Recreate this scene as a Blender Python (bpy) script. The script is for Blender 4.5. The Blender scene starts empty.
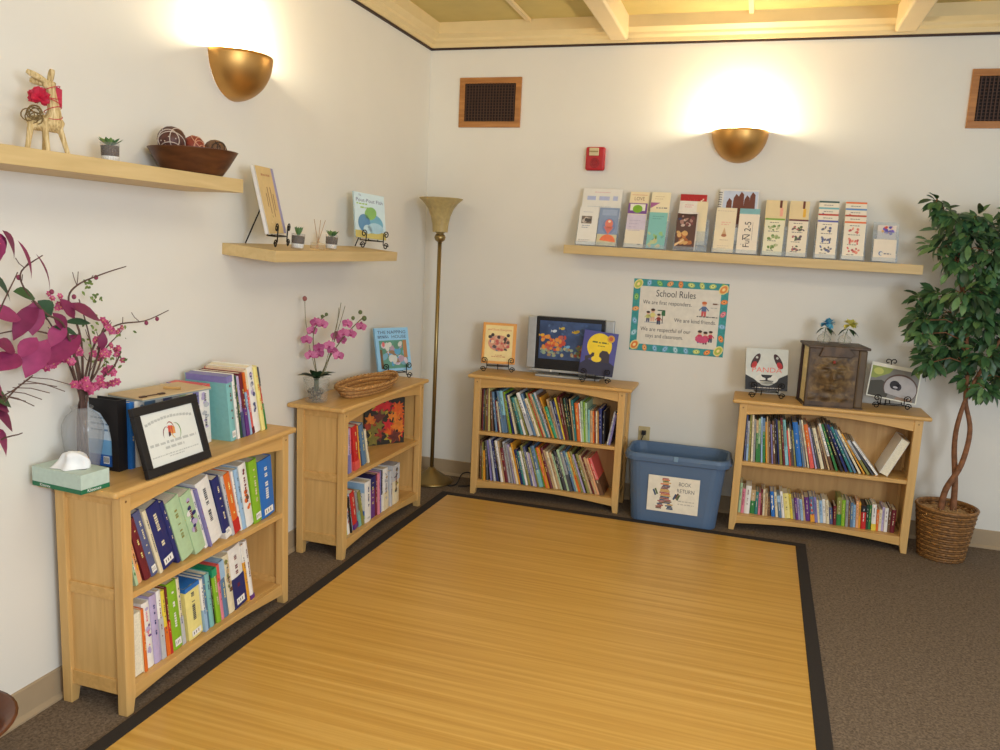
import bpy, math, random
import numpy as np
from mathutils import Matrix, Vector
from math import sin, cos, pi, radians as R
SC = bpy.context.scene
COL = SC.collection
rnd = random.Random(7)

# ------------------------------------------------------------------ materials
def lin(c):
    return tuple(((v/255)/12.92 if v/255 <= .04045 else ((v/255+.055)/1.055)**2.4) for v in c)
_M = {}
def mat(rgb, rough=.55, metal=0.0, noise=.06, scale=30, spec=.4, bump=0):
    key = (tuple(rgb), rough, metal, noise, scale, spec, bump)
    if key in _M: return _M[key]
    m = bpy.data.materials.new('paint'); m.use_nodes = True
    nt = m.node_tree; b = nt.nodes['Principled BSDF']
    l = lin(rgb)
    b.inputs['Roughness'].default_value = rough
    b.inputs['Metallic'].default_value = metal
    b.inputs['Specular IOR Level'].default_value = spec
    tc = nt.nodes.new('ShaderNodeTexCoord'); n = nt.nodes.new('ShaderNodeTexNoise')
    n.inputs['Scale'].default_value = scale; n.inputs['Detail'].default_value = 3
    nt.links.new(tc.outputs['Object'], n.inputs['Vector'])
    r = nt.nodes.new('ShaderNodeValToRGB')
    r.color_ramp.elements[0].color = (*[v*(1-noise) for v in l], 1); r.color_ramp.elements[0].position = .3
    r.color_ramp.elements[1].color = (*[min(1, v*(1+noise)) for v in l], 1); r.color_ramp.elements[1].position = .7
    nt.links.new(n.outputs['Fac'], r.inputs['Fac']); nt.links.new(r.outputs['Color'], b.inputs['Base Color'])
    if bump:
        bp = nt.nodes.new('ShaderNodeBump'); bp.inputs['Strength'].default_value = bump; bp.inputs['Distance'].default_value = .004
        nt.links.new(n.outputs['Fac'], bp.inputs['Height']); nt.links.new(bp.outputs['Normal'], b.inputs['Normal'])
    _M[key] = m
    return m
def grain(name, c1, c2, sc, rough=.45, c3=None, detail=4, spec=.4, bump=0, dist=.6):
    m = bpy.data.materials.new(name); m.use_nodes = True
    nt = m.node_tree; b = nt.nodes['Principled BSDF']; b.inputs['Roughness'].default_value = rough
    b.inputs['Specular IOR Level'].default_value = spec
    tc = nt.nodes.new('ShaderNodeTexCoord'); mp = nt.nodes.new('ShaderNodeMapping'); n = nt.nodes.new('ShaderNodeTexNoise')
    mp.inputs['Scale'].default_value = sc
    n.inputs['Scale'].default_value = 1; n.inputs['Detail'].default_value = detail; n.inputs['Distortion'].default_value = dist
    r = nt.nodes.new('ShaderNodeValToRGB'); e = r.color_ramp.elements
    e[0].position = .28; e[0].color = (*lin(c1), 1); e[1].position = .72; e[1].color = (*lin(c2), 1)
    if c3: k = e.new(.5); k.color = (*lin(c3), 1)
    nt.links.new(tc.outputs['Object'], mp.inputs['Vector']); nt.links.new(mp.outputs['Vector'], n.inputs['Vector'])
    nt.links.new(n.outputs['Fac'], r.inputs['Fac']); nt.links.new(r.outputs['Color'], b.inputs['Base Color'])
    if bump:
        bp = nt.nodes.new('ShaderNodeBump'); bp.inputs['Strength'].default_value = bump; bp.inputs['Distance'].default_value = .003
        nt.links.new(n.outputs['Fac'], bp.inputs['Height']); nt.links.new(bp.outputs['Normal'], b.inputs['Normal'])
    return m
def glass(name, tint, alpha=.25, rough=.05):
    m = bpy.data.materials.new(name); m.use_nodes = True
    nt = m.node_tree; nt.nodes.clear()
    o = nt.nodes.new('ShaderNodeOutputMaterial'); mx = nt.nodes.new('ShaderNodeMixShader')
    t = nt.nodes.new('ShaderNodeBsdfTransparent'); p = nt.nodes.new('ShaderNodeBsdfPrincipled')
    t.inputs['Color'].default_value = (*[1-(1-v)*.18 for v in lin(tint)], 1)
    n = nt.nodes.new('ShaderNodeTexNoise'); n.inputs['Scale'].default_value = 25
    mr = nt.nodes.new('ShaderNodeMapRange'); mr.inputs['To Min'].default_value = alpha*.85; mr.inputs['To Max'].default_value = alpha*1.15
    p.inputs['Base Color'].default_value = (*lin(tint), 1); p.inputs['Roughness'].default_value = rough
    nt.links.new(n.outputs['Fac'], mr.inputs['Value']); nt.links.new(mr.outputs['Result'], mx.inputs['Fac'])
    nt.links.new(t.outputs[0], mx.inputs[1]); nt.links.new(p.outputs[0], mx.inputs[2]); nt.links.new(mx.outputs[0], o.inputs['Surface'])
    return m
def emit(rgb, strength):
    m = bpy.data.materials.new('lamp_glow'); m.use_nodes = True; b = m.node_tree.nodes['Principled BSDF']
    b.inputs['Base Color'].default_value = (*lin(rgb), 1)
    b.inputs['Emission Color'].default_value = (*lin(rgb), 1); b.inputs['Emission Strength'].default_value = strength
    return m
WOODH = grain('maple_horizontal', (198,154,88), (217,174,108), (3,45,45), .42)
WOODV = grain('maple_vertical', (199,157,94), (218,178,114), (45,45,3), .42)
BACKW = grain('maple_back', (184,140,84), (202,160,102), (30,30,3), .5)
SHELFW = grain('shelf_birch', (198,170,116), (212,185,132), (40,4,40), .5)
SHELFX = grain('shelf_birch_long', (198,170,116), (212,185,132), (4,40,40), .5)
BLACK = mat((28,25,26), .5); IRON = mat((30,26,24), .45, .6)
WHITE = mat((238,236,230), .6); PAGE = mat((232,224,200), .8, noise=.1, scale=200)
BRASS = mat((196,150,86), .40, .9, noise=.12, scale=6)

# ------------------------------------------------------------------ mesh builder
class MB:
    def __init__(s): s.V = []; s.F = []; s.I = []; s.mats = []; s.T = Matrix.Identity(4)
    def mi(s, m):
        for i, k in enumerate(s.mats):
            if k is m: return i
        s.mats.append(m); return len(s.mats)-1
    def add(s, vs, fs, m):
        b = len(s.V); i = s.mi(m)
        for v in vs: s.V.append(s.T @ Vector(v))
        for f in fs: s.F.append([b+k for k in f]); s.I.append(i)
    def box(s, a, c, m):
        x0,y0,z0 = a; x1,y1,z1 = c
        if x0>x1: x0,x1=x1,x0
        if y0>y1: y0,y1=y1,y0
        if z0>z1: z0,z1=z1,z0
        s.add([(x0,y0,z0),(x1,y0,z0),(x1,y1,z0),(x0,y1,z0),(x0,y0,z1),(x1,y0,z1),(x1,y1,z1),(x0,y1,z1)],
              [(0,3,2,1),(4,5,6,7),(0,1,5,4),(1,2,6,5),(2,3,7,6),(3,0,4,7)], m)
    def prism(s, poly, axis, a, b, m):
        # poly: 2-D loop; axis 'x': (y,z) extruded in x; 'y': (x,z); 'z': (x,y)
        f = {'x': lambda p,t: (t,p[0],p[1]), 'y': lambda p,t: (p[0],t,p[1]), 'z': lambda p,t: (p[0],p[1],t)}[axis]
        n = len(poly); vs = [f(p,a) for p in poly]+[f(p,b) for p in poly]
        s.add(vs, [tuple(range(n-1,-1,-1)), tuple(range(n,2*n))]+[(i,(i+1)%n,n+(i+1)%n,n+i) for i in range(n)], m)
    def tube(s, path, r, m, n=6, cap=True):
        P = [Vector(p) for p in path]; k = len(P)
        rs = r if isinstance(r,(list,tuple)) else [r]*k
        vs = []; t0 = (P[1]-P[0]).normalized()
        up = Vector((0,0,1)) if abs(t0.z) < .9 else Vector((1,0,0))
        u = t0.cross(up).normalized()
        for i in range(k):
            t = ((P[min(i+1,k-1)]-P[max(i-1,0)])).normalized()
            u = (u - t*u.dot(t)).normalized(); w = t.cross(u)
            for j in range(n):
                a = 2*pi*j/n; vs.append(P[i]+(u*cos(a)+w*sin(a))*rs[i])
        fs = [(i*n+j, i*n+(j+1)%n, (i+1)*n+(j+1)%n, (i+1)*n+j) for i in range(k-1) for j in range(n)]
        if cap: fs += [tuple(range(n-1,-1,-1)), tuple(range((k-1)*n, k*n))]
        s.add(vs, fs, m)
    def lathe(s, prof, m, n=28, c=(0,0,0), sx=1, sy=1, caps=True, a0=0, a1=2*pi):
        full = abs(a1-a0-2*pi) < 1e-6; k = n if full else n+1
        vs = [(c[0]+sx*r*cos(a0+(a1-a0)*j/n), c[1]+sy*r*sin(a0+(a1-a0)*j/n), c[2]+z) for r,z in prof for j in range(k)]
        fs = []
        for i in range(len(prof)-1):
            for j in range(n):
                q = (j+1)%k if full else j+1
                fs.append((i*k+j, i*k+q, (i+1)*k+q, (i+1)*k+j))
        if caps and full:
            if prof[0][0] > 1e-5: fs.append(tuple(range(k-1,-1,-1)))
            if prof[-1][0] > 1e-5: fs.append(tuple(range((len(prof)-1)*k, len(prof)*k)))
        s.add(vs, fs, m)
    def ball(s, c, r, m, n=12, sz=1):
        s.lathe([(max(1e-6,r*sin(pi*i/8)), -r*sz*cos(pi*i/8)) for i in range(9)], m, n, c, caps=False)
    def leaf(s, base, d, up, L, W, m, fold=.25, droop=.2, shape=(0,.55,1,.85,0)):
        d = Vector(d).normalized(); up = Vector(up); sd = d.cross(up)
        if sd.length < 1e-3: sd = d.cross(Vector((1,0.1,0)))
        sd.normalize(); nn = sd.cross(d); B = Vector(base); k = len(shape); vs = []
        for i, w in enumerate(shape):
            t = i/(k-1); mid = B + d*(L*t) - nn*(droop*L*t*t)
            ww = W*.5*w
            vs += [mid+sd*ww+nn*(fold*ww), mid, mid-sd*ww+nn*(fold*ww)]
        fs = []
        for i in range(k-1):
            a = i*3; b = a+3
            fs += [(a,b,b+1,a+1), (a+1,b+1,b+2,a+2)]
        s.add(vs, fs, m)
    # flat art on a plane facing -Y: coordinates (x,z), layer k
    def art(s, poly, m, y=0.0, k=1):
        s.add([(p[0], y-.00018*k, p[1]) for p in poly], [tuple(range(len(poly)))], m)
    def arect(s, x0, z0, x1, z1, m, y=0.0, k=1): s.art([(x0,z0),(x1,z0),(x1,z1),(x0,z1)], m, y, k)
    def aell(s, cx, cz, rx, rz, m, y=0.0, k=1, n=16, rot=0, a0=0, a1=2*pi):
        s.art([(cx+rx*cos(a)*cos(rot)-rz*sin(a)*sin(rot), cz+rx*cos(a)*sin(rot)+rz*sin(a)*cos(rot))
               for a in [a0+(a1-a0)*i/n for i in range(n)]], m, y, k)
    def text(s, txt, x, z, size, m, y=0.0, k=2, align='CENTER', rot=0, fit=None):
        vs, fs, w = glyphs(txt)
        sc = size
        sx = sc if fit is None else min(sc*1.25, fit/max(w,1e-6))
        ox = {'CENTER': -w/2, 'LEFT': 0, 'RIGHT': -w}[align]
        c, q = cos(rot), sin(rot)
        out = []
        for vx, vy in vs:
            a, b = (vx+ox)*sx, vy*sc
            out.append((x+a*c-b*q, y-.00018*k, z+a*q+b*c))
        s.add(out, fs, m)
    def bars(s, x, z, w, h, m, y=0.0, k=2, seed=0):
        # a line of print too small to read
        r = random.Random(seed); t = 0
        while t < w:
            l = min(w-t, h*r.uniform(1.2,3.5)); s.arect(x+t, z, x+t+l, z+h*r.uniform(.8,1.1), m, y, k); t += l+h*.7
    def blobs(s, x0, z0, x1, z1, cols, n, y=0.0, k=1, seed=0, smin=.05, smax=.16):
        r = random.Random(seed); w = x1-x0; h = z1-z0; D = min(w,h)
        for i in range(n):
            rx = D*r.uniform(smin,smax); rz = D*r.uniform(smin,smax)
            s.aell(r.uniform(x0+rx,x1-rx), r.uniform(z0+rz,z1-rz), rx, rz, mat(r.choice(cols), .5), y, k+i*.12, 9, r.uniform(0,3))
    def build(s, name, parent=None, smooth=False, bevel=0, seg=2, M=None, solid=0):
        me = bpy.data.meshes.new(name); me.from_pydata([tuple(v) for v in s.V], [], s.F)
        for m in s.mats: me.materials.append(m)
        me.polygons.foreach_set('material_index', s.I)
        if smooth: me.polygons.foreach_set('use_smooth', [True]*len(me.polygons))
        me.update()
        o = bpy.data.objects.new(name, me); COL.objects.link(o)
        if M is not None: o.matrix_world = M
        if parent is not None: o.parent = parent
        if solid:
            sm = o.modifiers.new('thickness', 'SOLIDIFY'); sm.thickness = solid; sm.offset = 0
        if bevel:
            b = o.modifiers.new('edge', 'BEVEL'); b.width = bevel; b.segments = seg; b.limit_method = 'ANGLE'; b.angle_limit = R(40)
        return o
_G = {}
def glyphs(txt):
    if txt in _G: return _G[txt]
    cu = bpy.data.curves.new('t', 'FONT'); cu.body = txt; cu.size = 1; cu.resolution_u = 3
    o = bpy.data.objects.new('t', cu); COL.objects.link(o)
    dg = bpy.context.evaluated_depsgraph_get(); me = bpy.data.meshes.new_from_object(o.evaluated_get(dg))
    vs = [(v.co.x, v.co.y) for v in me.vertices]; fs = [tuple(p.vertices) for p in me.polygons]
    w = max([v[0] for v in vs] or [0])
    bpy.data.objects.remove(o); bpy.data.meshes.remove(me); bpy.data.curves.remove(cu)
    _G[txt] = (vs, fs, w); return _G[txt]
def tag(o, label, cat, group=None, kind=None):
    o['label'] = label; o['category'] = cat
    if group: o['group'] = group
    if kind: o['kind'] = kind
    return o
def thing(name, label, cat, M=None, group=None):
    o = bpy.data.objects.new(name, None); COL.objects.link(o); o.empty_display_size = .05
    if M is not None: o.matrix_world = M
    return tag(o, label, cat, group)
def under_nearest(t, stems, kids):
    # each flower, bud or leaf belongs to the branch it grows on
    st = [o for o in t.children if o.name.split('.')[0] in stems]
    pts = {o: [v.co.copy() for v in o.data.vertices][::3] for o in st}
    for o in list(t.children):
        if o.name.split('.')[0] in kids:
            c = sum((v.co for v in o.data.vertices), Vector())/len(o.data.vertices)
            o.parent = min(st, key=lambda s: min((p-c).length for p in pts[s]))
def struct(o): o['kind'] = 'structure'; return o
def TR(x, y, z, rz=0, rx=0, ry=0):
    return Matrix.Translation((x,y,z)) @ Matrix.Rotation(R(rz),4,'Z') @ Matrix.Rotation(R(rx),4,'X') @ Matrix.Rotation(R(ry),4,'Y')
def smooth_path(pts, n=4):
    P = [Vector(p) for p in pts]; out = []
    for i in range(len(P)-1):
        a, b, c, d = P[max(i-1,0)], P[i], P[i+1], P[min(i+2,len(P)-1)]
        for j in range(n):
            t = j/n
            out.append(.5*((2*b)+(c-a)*t+(2*a-5*b+4*c-d)*t*t+(3*b-a-3*c+d)*t**3))
    out.append(P[-1]); return out

# ------------------------------------------------------------------ room
XR, YN, HC = 5.2, -6.2, 2.7466
WALL = mat((225,222,213), .85, noise=.012, scale=4, spec=.2)
def room():
    fl = grain('carpet_loop', (86,74,62), (138,121,103), (110,110,110), .95, (112,97,82), 8, .1, .5, .8)
    b = MB(); b.box((-.1,YN,-.06), (XR,.1,0), fl); struct(b.build('floor'))
    b = MB(); b.box((-.1,YN,-.02), (0,.1,3.0), WALL); struct(b.build('wall_left'))
    b = MB(); b.box((0,0,-.02), (XR,.1,3.0), WALL); struct(b.build('wall_back'))
    ce = mat((196,178,118), .9, noise=.04, scale=8, spec=.1)
    b = MB(); b.box((-.1,YN,2.885), (XR,.1,3.0), ce); struct(b.build('ceiling'))
    bb = mat((168,147,118), .5, noise=.03, scale=12)
    pr = [(0,0),(-.022,0),(-.022,.006),(-.010,.018),(-.008,.100),(-.004,.103),(0,.103)]
    b = MB(); b.prism(pr, 'x', .008, XR, bb); struct(b.build('baseboard_back'))
    b = MB(); b.prism([(-p[0],p[1]) for p in pr], 'y', YN, -.0, bb); struct(b.build('baseboard_left'))
    cm = mat((222,200,150), .5, noise=.03, scale=10)
    cp = [(0,2.752),(-.022,2.752),(-.026,2.775),(-.045,2.787),(-.05,2.80),(-.085,2.82),(-.088,2.886),(0,2.886)]
    b = MB(); b.prism(cp, 'x', 0.0, XR, cm); struct(b.build('trim_1'))
    b = MB(); b.prism([(-p[0],p[1]) for p in cp], 'y', YN, 0.0, cm); struct(b.build('trim_2'))
    dk = mat((58,40,34), .6)
    b = MB(); b.box((0,-.012,2.7405), (XR,0,2.752), dk); struct(b.build('trim_3'))
    b = MB(); b.box((0,YN,2.7405), (.012,0,2.752), dk); struct(b.build('trim_4'))
    bm = mat((224,202,158), .55, noise=.03, scale=6)
    for i, x in enumerate((1.20, 2.72, 4.24)):
        b = MB(); b.prism([(x-.055,2.765),(x-.045,2.755),(x+.045,2.755),(x+.055,2.765),(x+.055,2.886),(x-.055,2.886)], 'y', YN, -.06, bm)
        struct(b.build('trim_%d' % (5+i), bevel=.004))
    for i, x in enumerate((.66, 1.93, 3.45)):
        b = MB(); b.box((x-.013,YN,2.868), (x+.013,-.08,2.886), bm); struct(b.build('trim_%d' % (8+i)))
room()

# ------------------------------------------------------------------ bamboo rug
def rug():
    M = TR(.331, -.386, 0, -.49)
    t = thing('bamboo_rug', 'large honey bamboo slat mat with black cloth border lying on the carpet', 'rug', M)
    bam = grain('bamboo_slats', (190,142,60), (217,174,92), (.9,48,1), .33, (204,157,74), 4, .45, .06, .4)
    W, L, w = 2.147, 3.9, .054
    b = MB(); b.box((w,-L+w,0.001), (W-w,-w,.007), bam); b.build('slat_panel', t)
    cl = mat((44,38,34), .9, noise=.1, scale=150)
    for q in (((0,-w,0.001),(W,0,.009)), ((0,-L,0.001),(W,-L+w,.009)), ((0,-L+w,0.001),(w,-w,.009)), ((W-w,-L+w,0.001),(W,-w,.009))):
        b = MB(); b.box(*q, cl); b.build('border', t, bevel=.002)
rug()

# ------------------------------------------------------------------ bookcases
W_, D_, H_ = 1.009, .308, .76
OU, OF, OB, PW, PD = .038, .017, .032, .042, .036
ZS = (.089, .405)                 # top faces of the two shelves
UI0, UI1 = OU+PW, W_-OU-PW        # inner opening
def arch(x0, x1, z0, z1, mid, n=16):
    # rail between z0 and z1 whose free edge z0 rises (or falls) to mid in the middle
    return [(x0+(x1-x0)*i/n, z0+(mid-z0)*sin(pi*i/n)) for i in range(n+1)]+[(x1,z1),(x0,z1)]
def bookcase(M, label):
    t = thing('bookcase', label, 'bookcase', M, 'matching maple bookcases')
    yf, yb = -(D_-OF), -OB
    b = MB(); b.box((0,-D_,H_-.022), (W_,0,H_), WOODH); b.build('top_board', t, bevel=.009, seg=3)
    for x in (OU, W_-OU-PW):
        inn = 1 if x == OU else -1
        for y0, front in ((yf,True), (yb-PD,False)):
            xi = x+PW if inn > 0 else x; xo = x if inn > 0 else x+PW
            b = MB(); z1 = H_-.022
            # post whose foot tapers on the inner side
            poly = [(xo,0),(xi-inn*.012,0),(xi,.06),(xi,z1),(xo,z1)]
            if inn < 0: poly = poly[::-1]
            b.prism(poly, 'y', y0, y0+PD, WOODV); b.build('post', t, bevel=.003)
        xm = x+PW/2
        for z0, z1 in ((.065,.115), (.385,.425), (.70,.738)):
            b = MB(); b.box((xm-.013,yf+PD-.002,z0), (xm+.013,yb-PD+.002,z1), WOODH); b.build('side_rail', t, bevel=.002)
        b = MB(); b.box((xm-.006,yf+PD-.004,.10), (xm+.006,yb-PD+.004,.715), WOODV); b.build('side_panel', t)
    b = MB(); b.prism(arch(UI0-.004, UI1+.004, .675, .738, .711), 'y', yf+.006, yf+.028, WOODH); b.build('top_rail', t, bevel=.002)
    b = MB(); b.prism([(p[0], p[1]) for p in arch(UI0-.004, UI1+.004, .040, .089, .066)], 'y', yf+.006, yf+.028, WOODH); b.build('bottom_rail', t, bevel=.002)
    b = MB(); b.box((UI0-.012,yf+.006,ZS[1]-.022), (UI1+.012,yb-.033,ZS[1]), WOODH); b.build('shelf', t, bevel=.003)
    b = MB(); b.box((UI0-.012,yf+.029,ZS[0]-.020), (UI1+.012,yb-.033,ZS[0]), WOODH); b.build('shelf', t, bevel=.003)
    b = MB(); b.box((UI0-.01,yb-.032,.07), (UI1+.01,yb-.024,.738), BACKW); b.build('back_panel', t)
    for u in (OU+PW*.5, W_-OU-PW*.5):
        b = MB(); b.T = Matrix.Translation((u, yf, .715)) @ Matrix.Rotation(R(90),4,'X')
        b.lathe([(.004,-.002),(.004,.0008),(.001,.001)], mat((120,84,44), .5), 10); b.build('screw_plug', t)
    return t
MA = TR(.003, -3.067, 0, 89.8); MBk = TR(.003, -1.648, 0, 89.3)
MC = TR(.452, -.040, 0, .4); MD = TR(2.025, -.022, 0, .2)
bookcase(MA, 'maple bookcase nearest the camera, with framed certificate and tissue box on top')
bookcase(MBk, 'maple bookcase against left wall near the corner, with orchid and wicker tray on top')
bookcase(MC, 'maple bookcase on back wall with small television on top')
bookcase(MD, 'maple bookcase on back wall beside ficus tree, with big brown book on top')
# ------------------------------------------------------------------ books
PAL = dict(white=(236,233,226), cream=(228,216,182), tan=(196,166,122), brown=(112,78,54), maroon=(112,34,44), red=(196,44,44),
 coral=(222,92,84), pink=(222,130,150), orange=(224,110,40), amber=(226,160,50), yellow=(226,204,70), lemon=(236,222,140), olive=(140,138,70),
 lime=(136,184,44), green=(52,128,66), darkgreen=(36,72,52), palegreen=(178,206,164), teal=(52,128,128), paleteal=(128,186,184), aqua=(140,196,208),
 blue=(40,112,192), navy=(36,44,106), slate=(86,92,132), paleblue=(156,190,220), grey=(150,150,150), silver=(190,192,196), black=(34,32,36),
 purple=(104,56,132), lilac=(186,172,208), lavender=(132,126,182), darkgrey=(78,80,86), steel=(92,124,156), emerald=(40,156,110), peach=(232,170,120))
CN = dict(darkgreen='dark green', palegreen='pale green', paleteal='pale teal', paleblue='pale blue', darkgrey='dark grey', steel='steel blue', lime='lime green', emerald='emerald green', lemon='pale yellow')
ORD = ['first','second','third','fourth','fifth','sixth','seventh','eighth','ninth','tenth','eleventh','twelfth','thirteenth','fourteenth','fifteenth','sixteenth','seventeenth','eighteenth','nineteenth']
TENS = {2:('twentieth','twenty'),3:('thirtieth','thirty'),4:('fortieth','forty'),5:('fiftieth','fifty')}
def ordinal(n):
    if n <= 19: return ORD[n-1]
    t, u = divmod(n, 10)
    return TENS[t][0] if u == 0 else TENS[t][1]+'-'+ORD[u-1]
def bmat(c): return mat(PAL[c], .42, noise=.05, scale=60, spec=.45)
def book_mesh(c, t, h, d, opt, seed):
    """closed book standing on z=0: x 0..t is its thickness, spine at y=0 facing -Y, fore-edge at y=d"""
    b = MB(); pg = MB(); m = bmat(c); bt = min(.0022, t*.18)
    if opt.get('pages'):                                   # fore-edge turned to the room
        b.box((0,0,0),(bt,d,h),m); b.box((t-bt,0,0),(t,d,h),m); b.box((0,d-bt,0),(t,d,h),m)
        pg.box((bt,.003,.003),(t-bt,d-bt,h-.003),PAGE)
    else:
        n = 5 if t > .012 else 1
        bow = min(.004, t*.16)
        prof = [(t*i/n, -bow*sin(pi*i/n) if n > 1 else 0) for i in range(n+1)]
        poly = prof + [(t,d),(t-bt,d),(t-bt,bt)] + [(bt,bt),(bt,d),(0,d)]
        k = len(poly)
        b.add([(p[0],p[1],0) for p in poly]+[(p[0],p[1],h) for p in poly],
              [(i,(i+1)%k,k+(i+1)%k,k+i) for i in range(k)], m)
        for z in (0, h):                                   # end rims of the boards and spine
            o = 0 if z == 0 else k
            q = len(b.V)-2*k+o; im = b.mi(m)
            for f in ([k-1,0,k-3+0-0,k-2] if False else [0,k-3,k-2,k-1], [n,n+1,n+2,n+3]):
                b.F.append([q+i for i in f]); b.I.append(im)
            b.F.append([q+i for i in list(range(0,n+1))+[n+3,k-3]]); b.I.append(im)
        pg.box((bt,bt,.003),(t-bt,d-.003,h-.003),PAGE)
        yb = -bow-.0002
        r = random.Random(seed)
        if 'low' in opt: b.box((-.0003,yb-.0004,.0), (t+.0003,.0+d*.98,h*opt.get('lowh',.42)), bmat(opt['low']))
        if 'up' in opt: b.box((-.0003,yb-.0004,h*opt.get('uph',.7)), (t+.0003,d*.98,h), bmat(opt['up'])) if not opt.get('spineup') else b.arect(t*.06,h*opt.get('uph',.7),t*.94,h,bmat(opt['up']),yb,2)
        if 'pic' in opt:
            for i in range(10): b.aell(t*r.uniform(.3,.7), h*r.uniform(.25,.9), t*r.uniform(.12,.26), h*r.uniform(.015,.05), bmat(r.choice(opt['pic'])), yb, 3+i*.2, 8)
        if opt.get('title', t > .007):
            tc = opt.get('tc') or (r.choice(['white','cream','lemon']) if sum(PAL[c]) < 400 else r.choice(['navy','darkgrey','maroon']))
            z = h*.86
            while z > h*.34:
                l = h*r.uniform(.01,.035)
                if r.random() < .8: b.arect(t*.38, z-l, t*.58, z, bmat(tc), yb, 4)
                z -= l+h*.010
                if r.random() < .12: z -= h*.08
    return b, pg
def make_book(M, c, t, h, d, opt, label, group, seed, parts):
    b, pg = book_mesh(c, t, h, d, opt, seed)
    if not parts:
        b.T = Matrix.Identity(4); k = len(b.V); b.V += pg.V; im = b.mi(PAGE)
        b.F += [[k+i for i in f] for f in pg.F]; b.I += [im]*len(pg.F)
    o = tag(b.build('book', M=M), label, 'book', group)
    if parts:
        pg.build('page_block', o)
        if opt.get('label') and not opt.get('pages'):
            s = MB(); y = -min(.004,t*.16)-.0012
            s.arect(t*.18, h*.05, t*.82, h*.155, WHITE, y, 1)
            for i in range(3): s.arect(t*(.29+.16*i), h*.075, t*(.34+.16*i), h*.125, mat((60,60,64)), y, 2)
            s.build('spine_label', o)
    return o
def poly_of(t, h, th):
    a = R(th); c, s = cos(a), sin(a)
    # lean th>0: top towards -x, standing on its lower left edge
    P = [(0,0),(t,0),(t,h),(0,h)]
    Q = [(x*c-z*s, x*s+z*c) for x,z in P]
    mz = min(q[1] for q in Q)
    return [(x, z-mz) for x,z in Q], mz
def prof_x(Q, z, side):
    xs = []
    for i in range(4):
        (x0,z0),(x1,z1) = Q[i], Q[(i+1)%4]
        if min(z0,z1)-1e-9 <= z <= max(z0,z1)+1e-9:
            if abs(z1-z0) < 1e-9: xs += [x0,x1]
            else: xs.append(x0+(x1-x0)*(z-z0)/(z1-z0))
    return (max(xs) if side > 0 else min(xs)) if xs else None
def pack(items, u0, k):
    pos = []; prev = []
    u = u0
    for it in items:
        t, h, th = it[1]*k, it[2], it[3]
        Q, mz = poly_of(t, h, th)
        if not prev: x = u0 - min(q[0] for q in Q)
        else:
            x = -9
            for PQ, px in prev[-3:]:
                zt = min(max(q[1] for q in PQ), max(q[1] for q in Q))
                for i in range(25):
                    z = zt*i/24; a = prof_x(PQ, z, 1); b = prof_x(Q, z, -1)
                    if a is not None and b is not None: x = max(x, px+a-b)
            x += .0009 + it[6]
        prev.append((Q, x)); pos.append((x, mz))
    end = max(x+max(q[0] for q in Q) for Q, x in prev)
    return pos, end
def row(MU, items, u0, u1, z0, yfront, where, group, d=.2, parts=False, seed=0, first=1, jit=.012, noun='book'):
    """items: 'colour thickness height lean [k=v ...]' parted by ';'"""
    L = []
    for s in items.split(';'):
        w = s.split()
        if not w: continue
        o = {}
        for q in w[4:]:
            if '=' in q: a, v = q.split('='); o[a] = v
            else: o[q] = True
        for f in ('lowh','uph','y','d','gap'):
            if f in o: o[f] = float(o[f])
        if 'pic' in o: o['pic'] = o['pic'].split(',')
        L.append((w[0], float(w[1])/1000, float(w[2])/1000, float(w[3]), o, w[0], float(o.get('gap',0))))
    lo, hi = .2, 4
    for _ in range(40):
        k = (lo+hi)/2
        if pack(L, u0, k)[1] > u1: hi = k
        else: lo = k
    pos, end = pack(L, u0, lo)
    r = random.Random(seed)
    for i, (it, (x, mz)) in enumerate(zip(L, pos)):
        c, t, h, th, o = it[0], it[1]*lo, it[2], it[3], it[4]
        y = yfront + o.get('y', r.uniform(0,jit)); dd = o.get('d', d*r.uniform(.93,1.0))
        if z0 < .6: dd = min(dd, -.0655-y)
        M = MU @ Matrix.Translation((x, y, z0-mz+.0003)) @ Matrix.Rotation(-R(th),4,'Y')
        size = 'slim' if t < .013 else ('thick' if t > .033 else '')
        det = ''
        if 'n' in o: nm = o['n'].replace('_',' ')
        else:
            nm = (size+' ' if size else '') + CN.get(c, c)
            if 'low' in o: nm += ' and '+CN.get(o['low'], o['low'])
            elif 'up' in o: nm += ' and '+CN.get(o['up'], o['up'])
        lab = '%s %s, %s from the left %s' % (nm, noun, ordinal(i+first), where)
        if len(lab.split()) > 16: lab = lab.replace('from the left', 'from left')
        bk = make_book(M, c, t, h, dd, o, lab, group, seed*1000+i, parts)
        if o.get('cover'):
            COVERS[o['cover']] = (bk, t, h, dd)
    return len(L)
COVERS = {}
YF = -(D_-OF)+.0295
row(MA, """palegreen 10 180 14 pic=white,green;peach 16 215 16 pic=amber,brown n=peach_spotted;maroon 26 235 18;slate 28 255 18 label;cream 15 252 18;
 navy 62 250 19 label n=thick_navy d=.2;navy 16 255 19;palegreen 58 245 19 tc=olive;palegreen 52 250 19 pic=lilac,navy,white n=thick_lavender-pictured_pale_green;
 white 16 252 19 title;lavender 9 255 19;white 66 268 18 tc=darkgrey d=.21 n=very_thick_white;navy 34 262 17 low=white lowh=.1 label;silver 15 262 16;orange 34 258 15 low=red lowh=.22;white 11 262 14;
 paleblue 22 262 13;white 42 270 12 pic=brown,maroon,orange n=thick_white_brown-pictured;lime 46 268 9 label d=.2 y=.0 n=thick_lime_green_labelled;blue 84 250 7 label y=.002 n=very_thick_bright_blue""",
 UI0+.003, UI1-.012, ZS[1], YF, 'on the nearest bookcase, upper shelf', 'books on the upper shelf of the nearest bookcase', .2, True, 1)
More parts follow.
